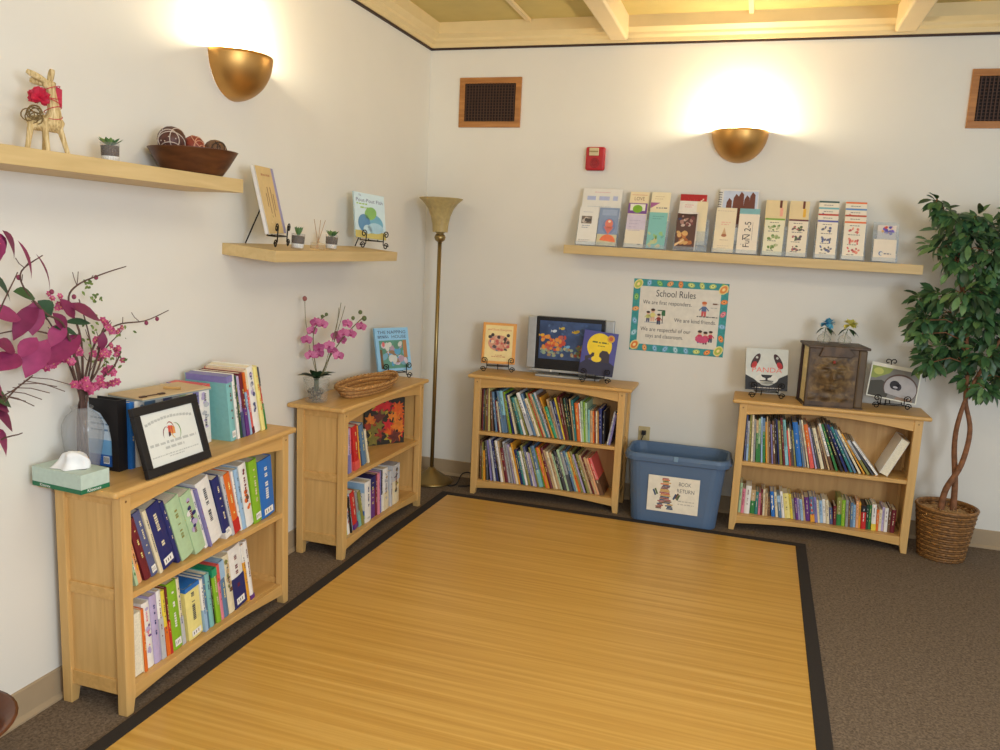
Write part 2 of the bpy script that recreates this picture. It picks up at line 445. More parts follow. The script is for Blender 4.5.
row(MA, """cream 46 225 3 pages n=page-edge-out_cream y=.0;orange 11 228 4;white 28 240 5 tc=pink pic=pink,lilac,purple n=white_pink-printed;lilac 26 252 5;white 16 258 5 low=silver lowh=.6;
 yellow 14 250 6 low=orange lowh=.45;maroon 9 255 6 low=red lowh=.5;lime 40 262 7 label n=thick_lime_green_labelled;cream 14 262 7 low=silver;lemon 62 210 7 up=blue uph=.92 label gap=.012 n=thick_pale_yellow_blue-topped;
 white 13 214 8 low=paleblue;steel 14 220 8 ;paleteal 20 222 8;black 7 205 8 ;lime 22 228 9 up=emerald uph=.86;pink 14 235 9 up=coral;steel 24 240 9 up=paleblue;
 cream 30 252 10 pic=tan,brown,olive n=cream_speckled;white 62 262 10 low=navy lowh=.5 label n=thick_white_and_navy_labelled;amber 14 258 11 up=white;white 20 266 11 low=purple lowh=.07""",
 UI0+.004, UI0+.70, ZS[0], YF, 'on the nearest bookcase, lower shelf', 'books on the lower shelf of the nearest bookcase', .2, True, 2)
# B: bookcase near the corner
row(MBk, """green 20 205 4 pic=white,lemon n=green_white-dotted;lilac 14 228 5 low=lavender;pink 8 226 6;red 24 232 9 low=coral lowh=.2;amber 8 228 11;navy 8 228 13;steel 22 224 14;cream 10 190 16""",
 UI0+.004, UI0+.30, ZS[1], YF, 'on the orchid bookcase, upper shelf', 'books on the upper shelf of the orchid bookcase', .2, True, 3)
row(MBk, """lime 15 185 10;white 14 195 11 pic=black,red n=white_black-blotched;black 8 200 12;paleblue 10 206 13;red 24 210 14 low=purple lowh=.13;grey 12 205 15 low=paleteal;olive 14 200 16;
 white 34 222 3 label d=.2 cover=colors n=white_title-covered gap=.01;purple 34 228 3 up=navy;maroon 12 232 3;pink 12 232 3;lavender 14 236 3;black 10 232 3 low=white n=spiral-bound_black_and_white;white 30 238 3 low=cream pic=silver,tan;
 silver 18 205 2 gap=.02;cream 44 228 2 up=silver uph=.6 pic=darkgrey,olive n=thick_grey-topped_cream""",
 UI0+.004, UI0+.66, ZS[0], YF, 'on the orchid bookcase, lower shelf', 'books on the lower shelf of the orchid bookcase', .19, True, 4)
# C: bookcase with the television
row(MC, """maroon 7 262 1;darkgrey 10 262 1;olive 8 258 2;brown 14 266 2;lemon 7 268 2;brown 15 250 5;steel 15 250 8;maroon 10 200 10;cream 9 195 10;steel 14 262 11;aqua 26 262 11 low=steel n=broad_aqua_and_steel_blue;
 olive 9 260 12;lime 9 258 12;navy 11 250 14;cream 12 246 15;darkgreen 10 240 17;teal 17 235 18;palegreen 14 238 19 low=white;olive 9 230 20;white 24 275 22 low=silver lowh=.5 n=tall_white_and_silver;steel 18 270 22;
 cream 22 245 23 n=leaning_short_cream;olive 12 285 23;red 9 282 23;tan 14 280 23;teal 11 278 23;silver 14 290 23;brown 10 275 22;amber 9 262 22;emerald 20 200 22 ;tan 13 250 20;grey 14 240 19;navy 14 238 18 low=slate;
 yellow 9 262 17;maroon 13 268 15;brown 11 262 14;darkgreen 15 258 13;black 11 262 12;tan 9 255 10;teal 13 250 9;orange 26 232 8 n=bright_orange;white 8 235 7;palegreen 12 248 6;lime 9 244 5;palegreen 14 240 5;paleteal 14 200 4;
 tan 18 196 4;orange 9 194 4;maroon 10 196 4;cream 8 196 4;amber 8 194 4;navy 20 214 4 ;black 14 200 2;silver 10 205 -9 gap=.016;lavender 12 190 -9""",
 UI0+.003, UI1-.004, ZS[1], YF, 'under the television, upper shelf', 'books on the upper shelf under the television', .2, False, 5)
row(MC, """brown 10 250 1;olive 8 240 2;amber 10 190 3;darkgrey 12 255 5;lavender 11 258 8;silver 13 268 10;navy 12 262 11;black 9 255 11;white 14 265 12;tan 9 262 12;maroon 20 220 12 ;silver 12 262 12;grey 13 255 13;lilac 9 250 14;
 cream 13 236 15;amber 10 262 15;navy 17 220 15;teal 12 215 15;white 12 218 15;olive 14 255 16;slate 12 250 16;white 11 214 16;lilac 9 214 16;olive 12 250 17;steel 22 262 17 low=paleteal n=broad_steel_blue_and_pale_teal;
 lime 8 250 18;orange 12 258 18;amber 9 258 18;maroon 17 258 18;tan 10 250 19;cream 12 240 19;tan 18 235 19 ;palegreen 9 230 19;black 14 250 19;darkgrey 10 248 19;palegreen 13 262 19 n=pale_green_hardback;grey 18 250 19 low=darkgrey;steel 13 258 20;palegreen 9 250 20;
 amber 14 255 20 low=orange;olive 12 260 20;lilac 9 245 21;black 8 255 21;olive 14 250 21;tan 12 245 21;maroon 9 240 22;tan 13 235 22;peach 12 232 22;coral 20 235 23 low=brown n=reddish_brown""",
 UI0+.003, UI1-.05, ZS[0], YF, 'under the television, lower shelf', 'books on the lower shelf under the television', .2, False, 6)
# D: bookcase by the ficus
row(MD, """slate 9 262 1;silver 11 230 2 low=paleblue;olive 12 268 2;cream 11 268 3;grey 12 245 3;green 13 240 4 up=tan;palegreen 12 250 4 low=green;paleblue 10 262 5;green 15 255 5 up=steel n=green_and_steel_blue;amber 8 235 6;tan 8 265 6;brown 12 240 6;
 lavender 8 225 7;brown 14 245 7 pic=cream,olive n=brown_patterned;black 10 262 7;navy 8 255 8;olive 16 250 8;maroon 12 268 9;paleteal 18 258 9 low=aqua n=broad_pale_teal;coral 8 200 10;brown 9 215 10 up=cream uph=.45;darkgrey 11 240 10;olive 9 205 10;
 blue 30 252 11 n=bright_blue;steel 9 240 12;grey 11 268 12;cream 9 272 13;orange 24 248 14 low=coral lowh=.48 n=orange_and_coral;lilac 9 235 15;darkgrey 12 230 16;cream 20 235 17 ;brown 10 235 18;tan 10 250 19;white 14 268 20 low=brown lowh=.3;
 green 13 270 22;black 16 282 24;navy 13 280 26;teal 15 272 28;steel 12 262 29;cream 12 265 31;amber 9 250 33;silver 14 215 35 low=olive;darkgrey 8 225 37;white 13 222 39 n=slim_white_flopped-over""",
 UI0+.003, UI0+.71, ZS[1], YF, 'beside the ficus, upper shelf', 'books on the upper shelf beside the ficus', .2, False, 7)
row(MD, """white 32 222 -24 pages n=fat_cream_backward-leaning""", UI0+.715, UI1-.004, ZS[1], YF, 'beside the ficus, upper shelf', 'books on the upper shelf beside the ficus', .2, False, 17, 45)
row(MD, """palegreen 11 176 0;pink 14 144 0;white 24 165 0;green 20 141 1 up=tan uph=.55;teal 13 133 1;pink 9 129 2;maroon 8 153 2;cream 8 156 3;tan 12 133 3;brown 9 111 4;blue 16 147 8 pic=white;cream 11 147 9 ;steel 13 129 10 up=paleblue;white 12 156 10;
 lemon 24 146 10 n=pale_yellow_broad;yellow 11 146 10;grey 10 120 10;purple 11 129 10;lilac 9 124 10;paleblue 11 124 10;tan 8 150 10;purple 20 137 9;steel 17 146 9 low=amber lowh=.3 pic=red n=red-pictured_amber-footed_blue;lavender 12 147 9;cream 8 133 9;
 paleblue 13 129 8;white 13 139 8;cream 12 139 8;slate 14 96 8;maroon 12 110 4;green 20 163 3 up=olive uph=.4;lime 14 150 3;grey 11 154 4;brown 8 141 4;steel 12 141 4;paleblue 10 129 4;peach 10 154 4 ;amber 9 146 4;red 20 133 3 up=black uph=.72 n=red_and_black;
 darkgreen 10 141 3;green 9 137 2;white 18 147 3 low=yellow lowh=.25;orange 10 120 2;cream 11 120 2;lilac 9 137 2;white 14 135 2;brown 10 141 1;maroon 18 129 0""",
 UI0+.003, UI1-.02, ZS[0], YF+.03, 'beside the ficus, lower shelf', 'small books on the lower shelf beside the ficus', .13, False, 8, noun='small book')
# on top of A
row(MA, """blue 14 225 0 ;white 26 225 0 pic=steel,blue n=white_blue-bordered;steel 30 225 1;white 24 222 1;slate 24 225 1 low=silver;silver 22 222 1;palegreen 20 222 2;cream 22 228 2;lavender 18 228 3 pic=white,purple n=lavender_patterned;white 34 226 3 up=coral uph=.94 pic=silver,lilac n=white_grey-pictured""",
 .222, .640, H_, -.165, 'on top of the nearest bookcase', 'books standing on top of the nearest bookcase', .15, True, 9, jit=.004)
row(MA, """paleteal 34 258 7 label up=lavender uph=.9 n=pale_teal_lavender-topped;white 16 262 9;darkgreen 13 255 10 pic=olive,cream n=dark_green_patterned;lilac 14 250 10 low=slate;maroon 20 262 11 low=purple lowh=.45 ;paleblue 12 262 12 up=orange;
 coral 18 272 12 up=cream low=maroon lowh=.1 n=coral_and_cream;white 40 278 12 pic=silver,slate,lilac n=thick_white_grey-printed;lemon 24 276 13 tc=orange;red 10 272 13 up=darkgrey low=green""",
 .648, .918, H_, -.225, 'on top of the nearest bookcase', 'books standing on top of the nearest bookcase', .19, True, 10, 11, jit=.006)
bk, t, h, d = COVERS['colors']
b = MB(); b.T = Matrix.Translation((-.0006, .0, 0)) @ Matrix.Rotation(R(-90),4,'Z')
b.arect(-d*.97,.10*h,-.004,.30*h,bmat('blue'),0,2); b.arect(-d*.97,.10*h,-.004,.19*h,bmat('lime'),0,3)
b.text('Colors', -d*.5, h*.62, .055, bmat('steel'), 0, 4, fit=d*.8)
b.arect(-d*.97,.74*h,-.004,.97*h,bmat('paleblue'),0,2)
b.arect(-d*.4,.02*h,-.02,.09*h,WHITE,0,4)
b.build('cover_print', bk)
def autumn():
    M = MBk @ TR(.752, -.152, ZS[1]+.0005, -37, 0)
    b = MB(); w, h = .250, .264
    b.box((-w/2,0,0),(w/2,.014,h), mat((46,42,34), .6, noise=.3, scale=25))
    r = random.Random(3)
    cols = [(190,50,34),(206,90,30),(150,52,36),(96,46,40),(170,150,50),(210,120,40),(120,110,46),(196,40,44)]
    for i in range(44):
        cx, cz, s, a0 = r.uniform(-.42,.42)*w, r.uniform(.12,.86)*h, r.uniform(.025,.05), r.uniform(0,6)
        pts = []
        for j in range(15):
            rr = s*(1 if j%3 == 0 else (.62 if j%3 == 1 else .45)); a = a0+2*pi*j/15
            pts.append((max(-w/2,min(w/2,cx+rr*cos(a))), max(0,min(h,cz+rr*sin(a)))))
        b.art(pts, mat(r.choice(cols), .5, noise=.2, scale=40), 0, 1+i*.25)
    for i in range(7): b.aell(r.uniform(-.4,.4)*w, r.uniform(.2,.8)*h, .009, .009, mat((50,30,28)), 0, 10+i*.1, 10)
    tag(b.build('picture_board', M=M), 'square picture board of red and orange autumn leaves inside the orchid bookcase', 'picture')
autumn()

# ------------------------------------------------------------------ display stands and the books shown on them
def spiral(cx, cz, r0, r1, a0, turns, s=1, n=22):
    return [(cx+(r0+(r1-r0)*i/n)*cos(a0+s*2*pi*turns*i/n), cz+(r0+(r1-r0)*i/n)*sin(a0+s*2*pi*turns*i/n)) for i in range(n+1)]
def easel(M, label, w=.15, hb=.16, zl=.042, top=False, lean=14, rw=.0028, reach=.085, group="wire display stands"):
    """scrolled wire stand: ledge at z=zl, support behind leaning back"""
    t = thing('display_easel', label, 'book stand', M, group)
    k = math.tan(R(lean))
    for s in (-1, 1):
        x = s*w*.36
        # foot curl, rising stem, ledge and upper curl in front of the book
        foot = [(p[0], -.036, p[1]) for p in spiral(x+s*.021, .021, .006, .0185, pi*.5 if s > 0 else pi*.5, 1.25, -s)]
        b = MB(); b.tube(foot+[(x,-.036,.028),(x,-.036,zl)], rw, IRON, 6); b.build('foot_scroll', t)
        up = [(x,-.036,zl),(x,-.036,zl+.022)]+[(p[0], -.036, p[1]) for p in spiral(x+s*.017, zl+.036, .019, .005, pi*.93 if s > 0 else pi*.07, 1.3, -s)]
        b = MB(); b.tube(up, rw, IRON, 6); b.build('front_scroll', t)
        b = MB(); b.tube([(x,-.036,zl),(x,.004,zl),(x,.010,zl+.012)], rw, IRON, 6); b.build('ledge_arm', t)
    b = MB(); b.tube([(-w*.36,-.036,zl),(w*.36,-.036,zl)], rw, IRON, 6); b.build('cross_bar', t)
    b = MB(); b.tube([(-w*.36,.008,zl),(w*.36,.008,zl)], rw, IRON, 6)
    y1 = .008+k*hb
    b.build('cross_bar', t)
    b = MB(); b.tube([(0,.008,zl),(0,.008+k*hb,zl+hb)], rw, IRON, 6); b.build('back_support', t)
    b = MB(); b.tube([(0,.006+k*hb*.72,zl+hb*.72),(0,reach,.003)], rw*1.1, IRON, 6); b.build('back_leg', t)
    if top:
        for s in (-1, 1):
            zt = zl+hb
            b = MB(); b.tube([(0,y1,zt)]+[(p[0],y1,p[1]) for p in spiral(s*.016, zt+.012, .016, .005, pi if s > 0 else 0, .9, -s)], rw, IRON, 6); b.build('top_scroll', t)
    return t
def shown(M, zl, w, h, t, cover, label, cat, art, name='picture_book', lean=14, roll=0, spine='left'):
    """a book or picture standing on a ledge; art(MB) draws on its front (x,z) with z from 0"""
    k = R(lean)
    B = M @ Matrix.Translation((0,-.0016,zl+.0042+abs(math.sin(R(roll)))*w/2)) @ Matrix.Rotation(-k,4,'X') @ Matrix.Rotation(R(roll),4,'Y')
    b = MB(); m = mat(cover, .4, noise=.03)
    if t > .006:
        b.box((-w/2,-t,0),(w/2,-t+.002,h),m); b.box((-w/2,-.002,0),(w/2,0,h),m); b.box((-w/2,-t,0),(-w/2+.002,0,h),m)
    else: b.box((-w/2,-t,0),(w/2,0,h),m)
    art(b, w, h, -t)
    o = tag(b.build(name, M=B), label, cat)
    if t > .006:
        p = MB(); p.box((-w/2+.002,-t+.002,.003),(w/2-.003,-.002,h-.003),PAGE); p.build('page_block', o)
    return o
MS2 = Matrix.Translation((0,0,1.5087)) @ Matrix.Rotation(R(4.84),4,'Y')
MSB = Matrix.Translation((.981,0,1.5701)) @ Matrix.Rotation(R(.668),4,'Y')
def shelf(M, box, label):
    m = SHELFX if box[1][0]-box[0][0] > box[1][1]-box[0][1] else SHELFW
    b = MB(); b.box(*box, m); tag(b.build('floating_shelf', M=M, bevel=.0015), label, 'shelf', 'pale birch wall shelves')
shelf(MS2, ((.001,-2.124,-.0467),(.2535,-.974,0)), 'pale wall shelf on left wall nearest the corner, holding two book stands')
shelf(TR(0,0,1.7454), ((0,-3.9,-.0484),(.2527,-2.338,0)), 'pale wall shelf at upper left, holding straw animal and brown bowl')
shelf(MSB, ((0,-.22,-.0506),(1.937,-.0005,0)), 'long pale wall shelf on back wall carrying the leaflet holders')

def bear_art(b, w, h, y):
    pass
# napping book on B
def napping(b, w, h, y):
    d = mat((62,70,108))
    b.text('THE NAPPING', 0, h*.86, h*.105, d, y, 2, fit=w*.84); b.text('HOUSE', w*.42, h*.755, h*.10, d, y, 2, 'RIGHT', fit=w*.44)
    b.bars(-w*.42, h*.80, w*.32, h*.02, d, y, 2, 1); b.bars(-w*.42, h*.765, w*.32, h*.02, d, y, 2, 2)
    b.arect(-w*.40, h*.06, w*.41, h*.71, mat((96,150,132)), y, 1)
    b.blobs(-w*.39, h*.07, w*.40, h*.70, [(212,196,206),(120,168,190),(92,142,120),(206,208,200),(150,120,90),(178,150,170),(90,160,200)], 34, y, 2, 5, .06, .17)
    b.arect(-w*.40, h*.06, -w*.33, h*.5, mat((120,92,60)), y, 7); b.aell(-w*.28, h*.62, w*.04, h*.06, mat((220,110,110)), y, 8)
    b.arect(w*.30, h*.3, w*.41, h*.70, mat((176,128,84)), y, 7)
M = MBk @ TR(.893,-.135,H_,-32)
easel(M, 'scrolled black wire stand holding pale blue book beside the wicker tray', .17, .17)
shown(M, .042, .225, .25, .014, (150,200,232), 'pale blue book titled The Napping House on a wire stand', 'book', napping)
def orange_cover(b, w, h, y):
    b.arect(-w*.42, h*.06, w*.40, h*.94, mat((238,214,150)), y, 1)
    rd = mat((196,84,60)); b.text('and Soon Everyone', 0, h*.81, h*.07, rd, y, 3, fit=w*.70)
    b.aell(-.0, h*.50, w*.33, h*.20, mat((212,150,120)), y, 2)
    b.blobs(-w*.32, h*.30, w*.32, h*.70, [(206,110,86),(90,70,60),(220,170,140),(110,110,130),(196,90,80),(236,200,160)], 40, y, 3, 8, .05, .12)
    for i, x in enumerate((-.2,-.02,.17,.26,-.28)): b.aell(w*x, h*(.70-.05*(i%3)), w*.05, h*.042, mat((64,48,44)), y, 9)
    b.bars(-w*.2, h*.16, w*.4, h*.02, mat((190,120,80)), y, 3, 3); b.bars(-w*.1, h*.2, w*.2, h*.016, mat((190,120,80)), y, 3, 4)
M = TR(.588,-.168,H_,17)
easel(M, 'scrolled black wire stand holding orange-bordered book left of the television', .19, .17)
shown(M, .046, .212, .258, .012, (226,156,70), 'orange-bordered picture book with crowd of people, left of television', 'book', orange_cover, roll=1)
def navy_cover(b, w, h, y):
    b.aell(-w*.0, h*.66, w*.36, h*.30, mat((240,206,40)), y, 1, 28)
    b.aell(w*.30, h*.86, w*.11, h*.085, mat((214,160,50)), y, 3); b.aell(w*.30, h*.86, w*.06, h*.05, mat((190,90,60)), y, 4)
    g = mat((110,110,40)); b.bars(-w*.22, h*.73, w*.46, h*.035, g, y, 3, 2); b.bars(-w*.05, h*.66, w*.2, h*.02, g, y, 3, 7)
    k = mat((42,40,66)); b.art([(-w/2,0),(w/2,0),(w/2,h*.25),(w*.3,h*.34),(w*.1,h*.36),(-w*.1,h*.30),(-w*.3,h*.34),(-w/2,h*.22)], k, y, 4)
    b.art([(w*.02,h*.3),(w*.34,h*.3),(w*.32,h*.5),(w*.24,h*.57),(w*.10,h*.57),(w*.03,h*.5)], mat((58,48,56)), y, 5)
    b.art([(-w*.36,h*.3),(-w*.12,h*.42),(-w*.12,h*.50),(-w*.18,h*.50),(-w*.22,h*.45),(-w*.38,h*.40)], mat((58,48,56)), y, 5)
    b.aell(-w*.04, h*.36, w*.15, h*.07, mat((236,206,50)), y, 6)
M = TR(1.222,-.235,H_,10)
easel(M, 'scrolled black wire stand holding navy moon book right of the television', .15, .15, .036, reach=.045)
shown(M, .036, .205, .262, .012, (66,66,142), 'navy picture book with big yellow moon, overlapping the television', 'book', navy_cover, roll=5)
def panda(b, w, h, y):
    k = mat((38,36,38)); g = mat((120,124,120))
    b.arect(-w/2, 0, w/2, h, mat((206,208,200)), y, 1)
    b.art([(-w/2,0),(w/2,0),(w/2,h*.40),(w*.30,h*.30),(w*.20,h*.18),(0,h*.11),(-w*.20,h*.18),(-w*.30,h*.26),(-w/2,h*.36)], k, y, 2)
    b.aell(0, h*.27, w*.27, h*.13, mat((216,214,204)), y, 3, 24); b.aell(0, h*.17, w*.16, h*.06, mat((190,190,180)), y, 3)
    for s in (-1,1):
        b.aell(s*w*.27, h*.70, w*.075, h*.20, mat((66,40,40)), y, 4, 20, rot=-s*-.5 if s>0 else -.5); b.aell(s*w*.30, h*.60, w*.06, h*.09, mat((176,40,40)), y, 5, 16, rot=s*.5)
        b.aell(s*w*.24, h*.78, w*.03, h*.03, mat((190,190,184)), y, 6)
    b.art([(-w*.14,h*.37),(w*.14,h*.37),(w*.10,h*.31),(0,h*.28),(-w*.10,h*.31)], k, y, 5)
    b.art([(-.006,h*.22),(.006,h*.22),(.006,h*.3),(-.006,h*.3)], k, y, 5); b.art([(-w*.16,h*.21),(0,h*.225),(w*.16,h*.21),(w*.16,h*.228),(0,h*.245),(-w*.16,h*.228)], k, y, 5)
    b.text('PANDA', 0, h*.43, h*.17, mat((226,120,108)), y, 7, fit=w*.86)
    b.bars(-w*.33, h*.045, w*.7, h*.02, mat((190,180,170)), y, 5, 5)
M = TR(2.195,-.200,H_,14)
easel(M, 'scrolled black wire stand holding panda book left of the big brown book', .17, .17)
shown(M, .042, .236, .236, .012, (206,208,200), 'square book with panda face and red letters beside big brown book', 'book', panda)
def seal(b, w, h, y):
    b.arect(-w*.475, h*.035, w*.475, h*.90, mat((128,124,118)), y, 1)
    b.art([(-w*.475,h*.9),(-w*.475,h*.55),(-w*.38,h*.55),(-w*.12,h*.75),(-w*.05,h*.9)], mat((150,160,80)), y, 2)
    b.aell(-w*.34, h*.76, w*.10, h*.10, mat((196,196,100)), y, 3)
    b.art([(-w*.475,h*.035),(-w*.1,h*.035),(-w*.05,h*.4),(-w*.25,h*.52),(-w*.475,h*.45)], mat((70,66,54)), y, 2)
    b.aell(w*.14, h*.38, w*.34, h*.40, mat((96,72,62)), y, 3, 28, a0=-.9, a1=pi+.7); b.aell(w*.14, h*.36, w*.32, h*.37, mat((178,172,170)), y, 4, 28, a0=-.85, a1=pi+.7)
    b.aell(w*.02, h*.44, w*.10, h*.13, mat((34,30,34)), y, 5); b.aell(w*.10, h*.40, w*.06, h*.10, mat((50,44,50)), y, 5); b.aell(w*.04, h*.38, w*.05, h*.03, mat((180,176,180)), y, 6)
    b.art([(w*.05,h*.035),(w*.42,h*.035),(w*.40,h*.12),(w*.1,h*.12)], mat((150,124,104)), y, 5); b.art([(w*.33,h*.9),(w*.475,h*.9),(w*.475,h*.72),(w*.42,h*.78)], mat((120,140,60)), y, 3)
M = TR(2.850,-.150,H_,8)
easel(M, 'scrolled black wire stand holding tilted nature photograph beside the ficus', .17, .215, .026, True)
shown(M, .026, .262, .192, .003, (228,224,206), 'white-bordered photograph of grey animal curled under a brown arch, tilted', 'photograph', seal, name='photo_print', roll=8)
def tall_cover(b, w, h, y):
    b.arect(-w*.47, 0, w*.34, h, mat((214,186,130)), y, 1); b.arect(w*.34, 0, w*.47, h, mat((150,146,190)), y, 1); b.arect(w*.47,0,w*.5,h,mat((220,220,220)),y,1)
    for i, (x, z, l) in enumerate(((-.1,.3,.4),(.05,.25,.45),(.15,.35,.25),(-.2,.4,.2))): b.art([(w*x,h*z),(w*(x+.03),h*z),(w*(x+.05),h*(z+l)),(w*(x+.01),h*(z+l))], mat((140,96,60)), y, 2)
    b.blobs(-w*.3, h*.1, w*.3, h*.3, [(190,150,90),(160,140,80),(226,200,150)], 10, y, 2, 4, .04,.1)
    b.bars(-w*.25, h*.86, w*.45, h*.03, mat((180,120,80)), y, 2, 6)
M = MS2 @ TR(.138,-1.968,0,106)
easel(M, 'scrolled black wire stand holding tan picture at left end of corner shelf', .19, .20, .05, lean=17, reach=.118)
shown(M, .052, .25, .275, .016, (226,222,216), 'thick white-edged tan picture book turned edge-on on corner wall shelf', 'book', tall_cover, lean=17)
def pout(b, w, h, y):
    b.arect(-w/2, h*.0, w/2, h*.16, mat((206,190,110)), y, 1)
    tx = mat((84,90,130)); b.text('The', -w*.30, h*.925, h*.055, tx, y, 2); b.text('Pout-Pout Fish', 0, h*.80, h*.115, tx, y, 2, fit=w*.88)
    g = mat((150,190,90)); b.bars(-w*.42, h*.74, w*.34, h*.03, g, y, 2, 1); b.bars(-w*.30, h*.66, w*.26, h*.03, g, y, 2, 2)
    b.aell(w*.04, h*.34, w*.38, h*.22, mat((110,170,196)), y, 2, 24); b.aell(-w*.20, h*.33, w*.20, h*.2, mat((92,140,180)), y, 3, 20)
    b.aell(w*.02, h*.56, w*.20, h*.14, mat((134,182,100)), y, 3, 20, .3); b.aell(w*.16, h*.24, w*.26, h*.12, mat((168,204,220)), y, 4, 20)
    b.aell(-w*.1, h*.2, w*.14, h*.1, mat((190,216,226)), y, 4, 16)
M = MS2 @ TR(.125,-1.055,0,72)
easel(M, 'scrolled black wire stand holding pale blue fish book on corner wall shelf', .18, .16, .045, reach=.105)
shown(M, .045, .225, .235, .008, (200,222,230), 'pale blue book titled The Pout-Pout Fish on a wire stand', 'book', pout, roll=2)

# ------------------------------------------------------------------ wall fixtures
def sconce(M, label):
    t = thing('wall_sconce', label, 'wall lamp', M, 'half-bowl brass wall sconces')
    n = 24; r, h = .157, .176
    prof = [(r*cos(a), -h*sin(a)) for a in [pi/2*(1-i/n) for i in range(n+1)]]
    prof = [(max(p[0],1e-4), p[1]) for p in prof]
    b = MB(); b.lathe(prof+[(r-.004,0)]+[((r-.004)*cos(pi/2*i/n)+1e-4, -(h-.004)*sin(pi/2*i/n)) for i in range(1,n+1)], BRASS, 40, (0,-.0012,0), caps=False, a0=pi, a1=2*pi)
    b.build('bowl', t, smooth=True)
    b = MB(); b.box((-.05,-.012,-.11),(.05,-.001,-.02), BRASS); b.build('wall_plate', t, bevel=.003)
    b = MB(); b.tube([(0,-.012,-.07),(0,-.06,-.07),(0,-.075,-.06)], .008, BRASS, 8); b.build('socket_arm', t)
    b = MB(); b.ball((0,-.075,-.035), .026, emit((255,226,170), 12), 14, 1.15); b.build('bulb', t, smooth=True)
sconce(TR(1.924,0,2.252), 'half-bowl brass wall sconce glowing on back wall above the leaflet shelf')
sconce(TR(0,-2.045,2.252,90), 'half-bowl brass wall sconce glowing on left wall above the shelves')
def vent(x0, label):
    t = thing('air_vent', label, 'vent', TR(x0,0,2.272), 'wood-framed air vents')
    W, H, f = .4035, .2995, .036
    m = grain('vent_wood', (150,96,44), (184,126,66), (4,40,40), .45); d = mat((70,44,30), .6); k = mat((30,20,18), .8)
    for q in (((0,-.014,0),(W,-.0005,f)), ((0,-.014,H-f),(W,-.0005,H)), ((0,-.014,f),(f,-.0005,H-f)), ((W-f,-.014,f),(W,-.0005,H-f))):
        b = MB(); b.box(*q, m); b.build('frame_bar', t, bevel=.002)
    b = MB(); b.box((f,-.003,f),(W-f,-.0006,H-f), k); b.build('backing', t)
    b = MB()
    for i in range(17): x = f+(W-2*f)*(i+.5)/17; b.box((x-.003,-.011,f),(x+.003,-.004,H-f), d)
    for i in range(13): z = f+(H-2*f)*(i+.5)/13; b.box((f,-.009,z-.002),(W-f,-.005,z+.002), d)
    o = b.build('grille', t)
vent(.2065, 'wood-framed air vent high on back wall near the corner')
vent(3.0685, 'wood-framed air vent high on back wall above the ficus')
def alarm():
    t = thing('fire_alarm', 'red fire alarm box with clear strobe on back wall', 'fire alarm', TR(1.100,0,2.088))
    rd = mat((178,30,40), .4); w, h = .116, .138
    b = MB(); b.box((-w/2,-.042,-h/2),(w/2,-.006,h/2), rd); b.build('housing', t, bevel=.012, seg=3)
    b = MB(); b.box((-w/2+.006,-.008,-h/2+.006),(w/2-.006,-.0006,h/2-.006), rd); b.build('mount_plate', t)
    b = MB(); b.box((-.036,-.052,.016),(.022,-.040,.062), mat((206,190,150), .25)); b.build('strobe_lens', t, bevel=.004)
    b = MB(); b.box((-.034,-.0535,.036),(.020,-.052,.044), mat((150,130,80), .3)); b.build('strobe_tube', t)
    b = MB(); b.T = Matrix.Translation((0,-.0425,-.026)) @ Matrix.Rotation(R(90),4,'X')
    b.lathe([(.030,0),(.030,.003),(.022,.004),(.021,.001),(.012,.001),(.010,.004),(.0001,.004)], mat((150,24,34), .45), 20); b.build('sounder_grille', t)
alarm()
def outlet():
    t = thing('wall_outlet', 'beige electrical outlet on back wall behind the blue tub', 'outlet', TR(1.510,0,.421))
    pl = mat((196,178,132), .4)
    b = MB(); b.box((-.036,-.006,-.058),(.036,-.0005,.058), pl); b.build('cover_plate', t, bevel=.003)
    for z in (-.022,.022):
        b = MB(); b.T = Matrix.Translation((0,-.0055,z)) @ Matrix.Rotation(R(90),4,'X'); b.lathe([(.017,0),(.017,.002),(.0001,.002)], mat((180,162,118), .4), 16); b.build('socket', t)
    c = MB(); c.box((-.013,-.034,.010),(.013,-.0085,.034), BLACK); 
    c.tube(smooth_path([(0,-.028,.012),(-.010,-.034,-.02),(-.03,-.045,-.06),(-.045,-.040,-.16),(-.05,-.03,-.30),(-.052,-.032,-.416)],5), .0035, BLACK, 6)
    tag(c.build('power_cord', M=TR(1.510,0,.421)), 'black power cord plugged into the beige outlet behind the blue tub', 'cord')
outlet()
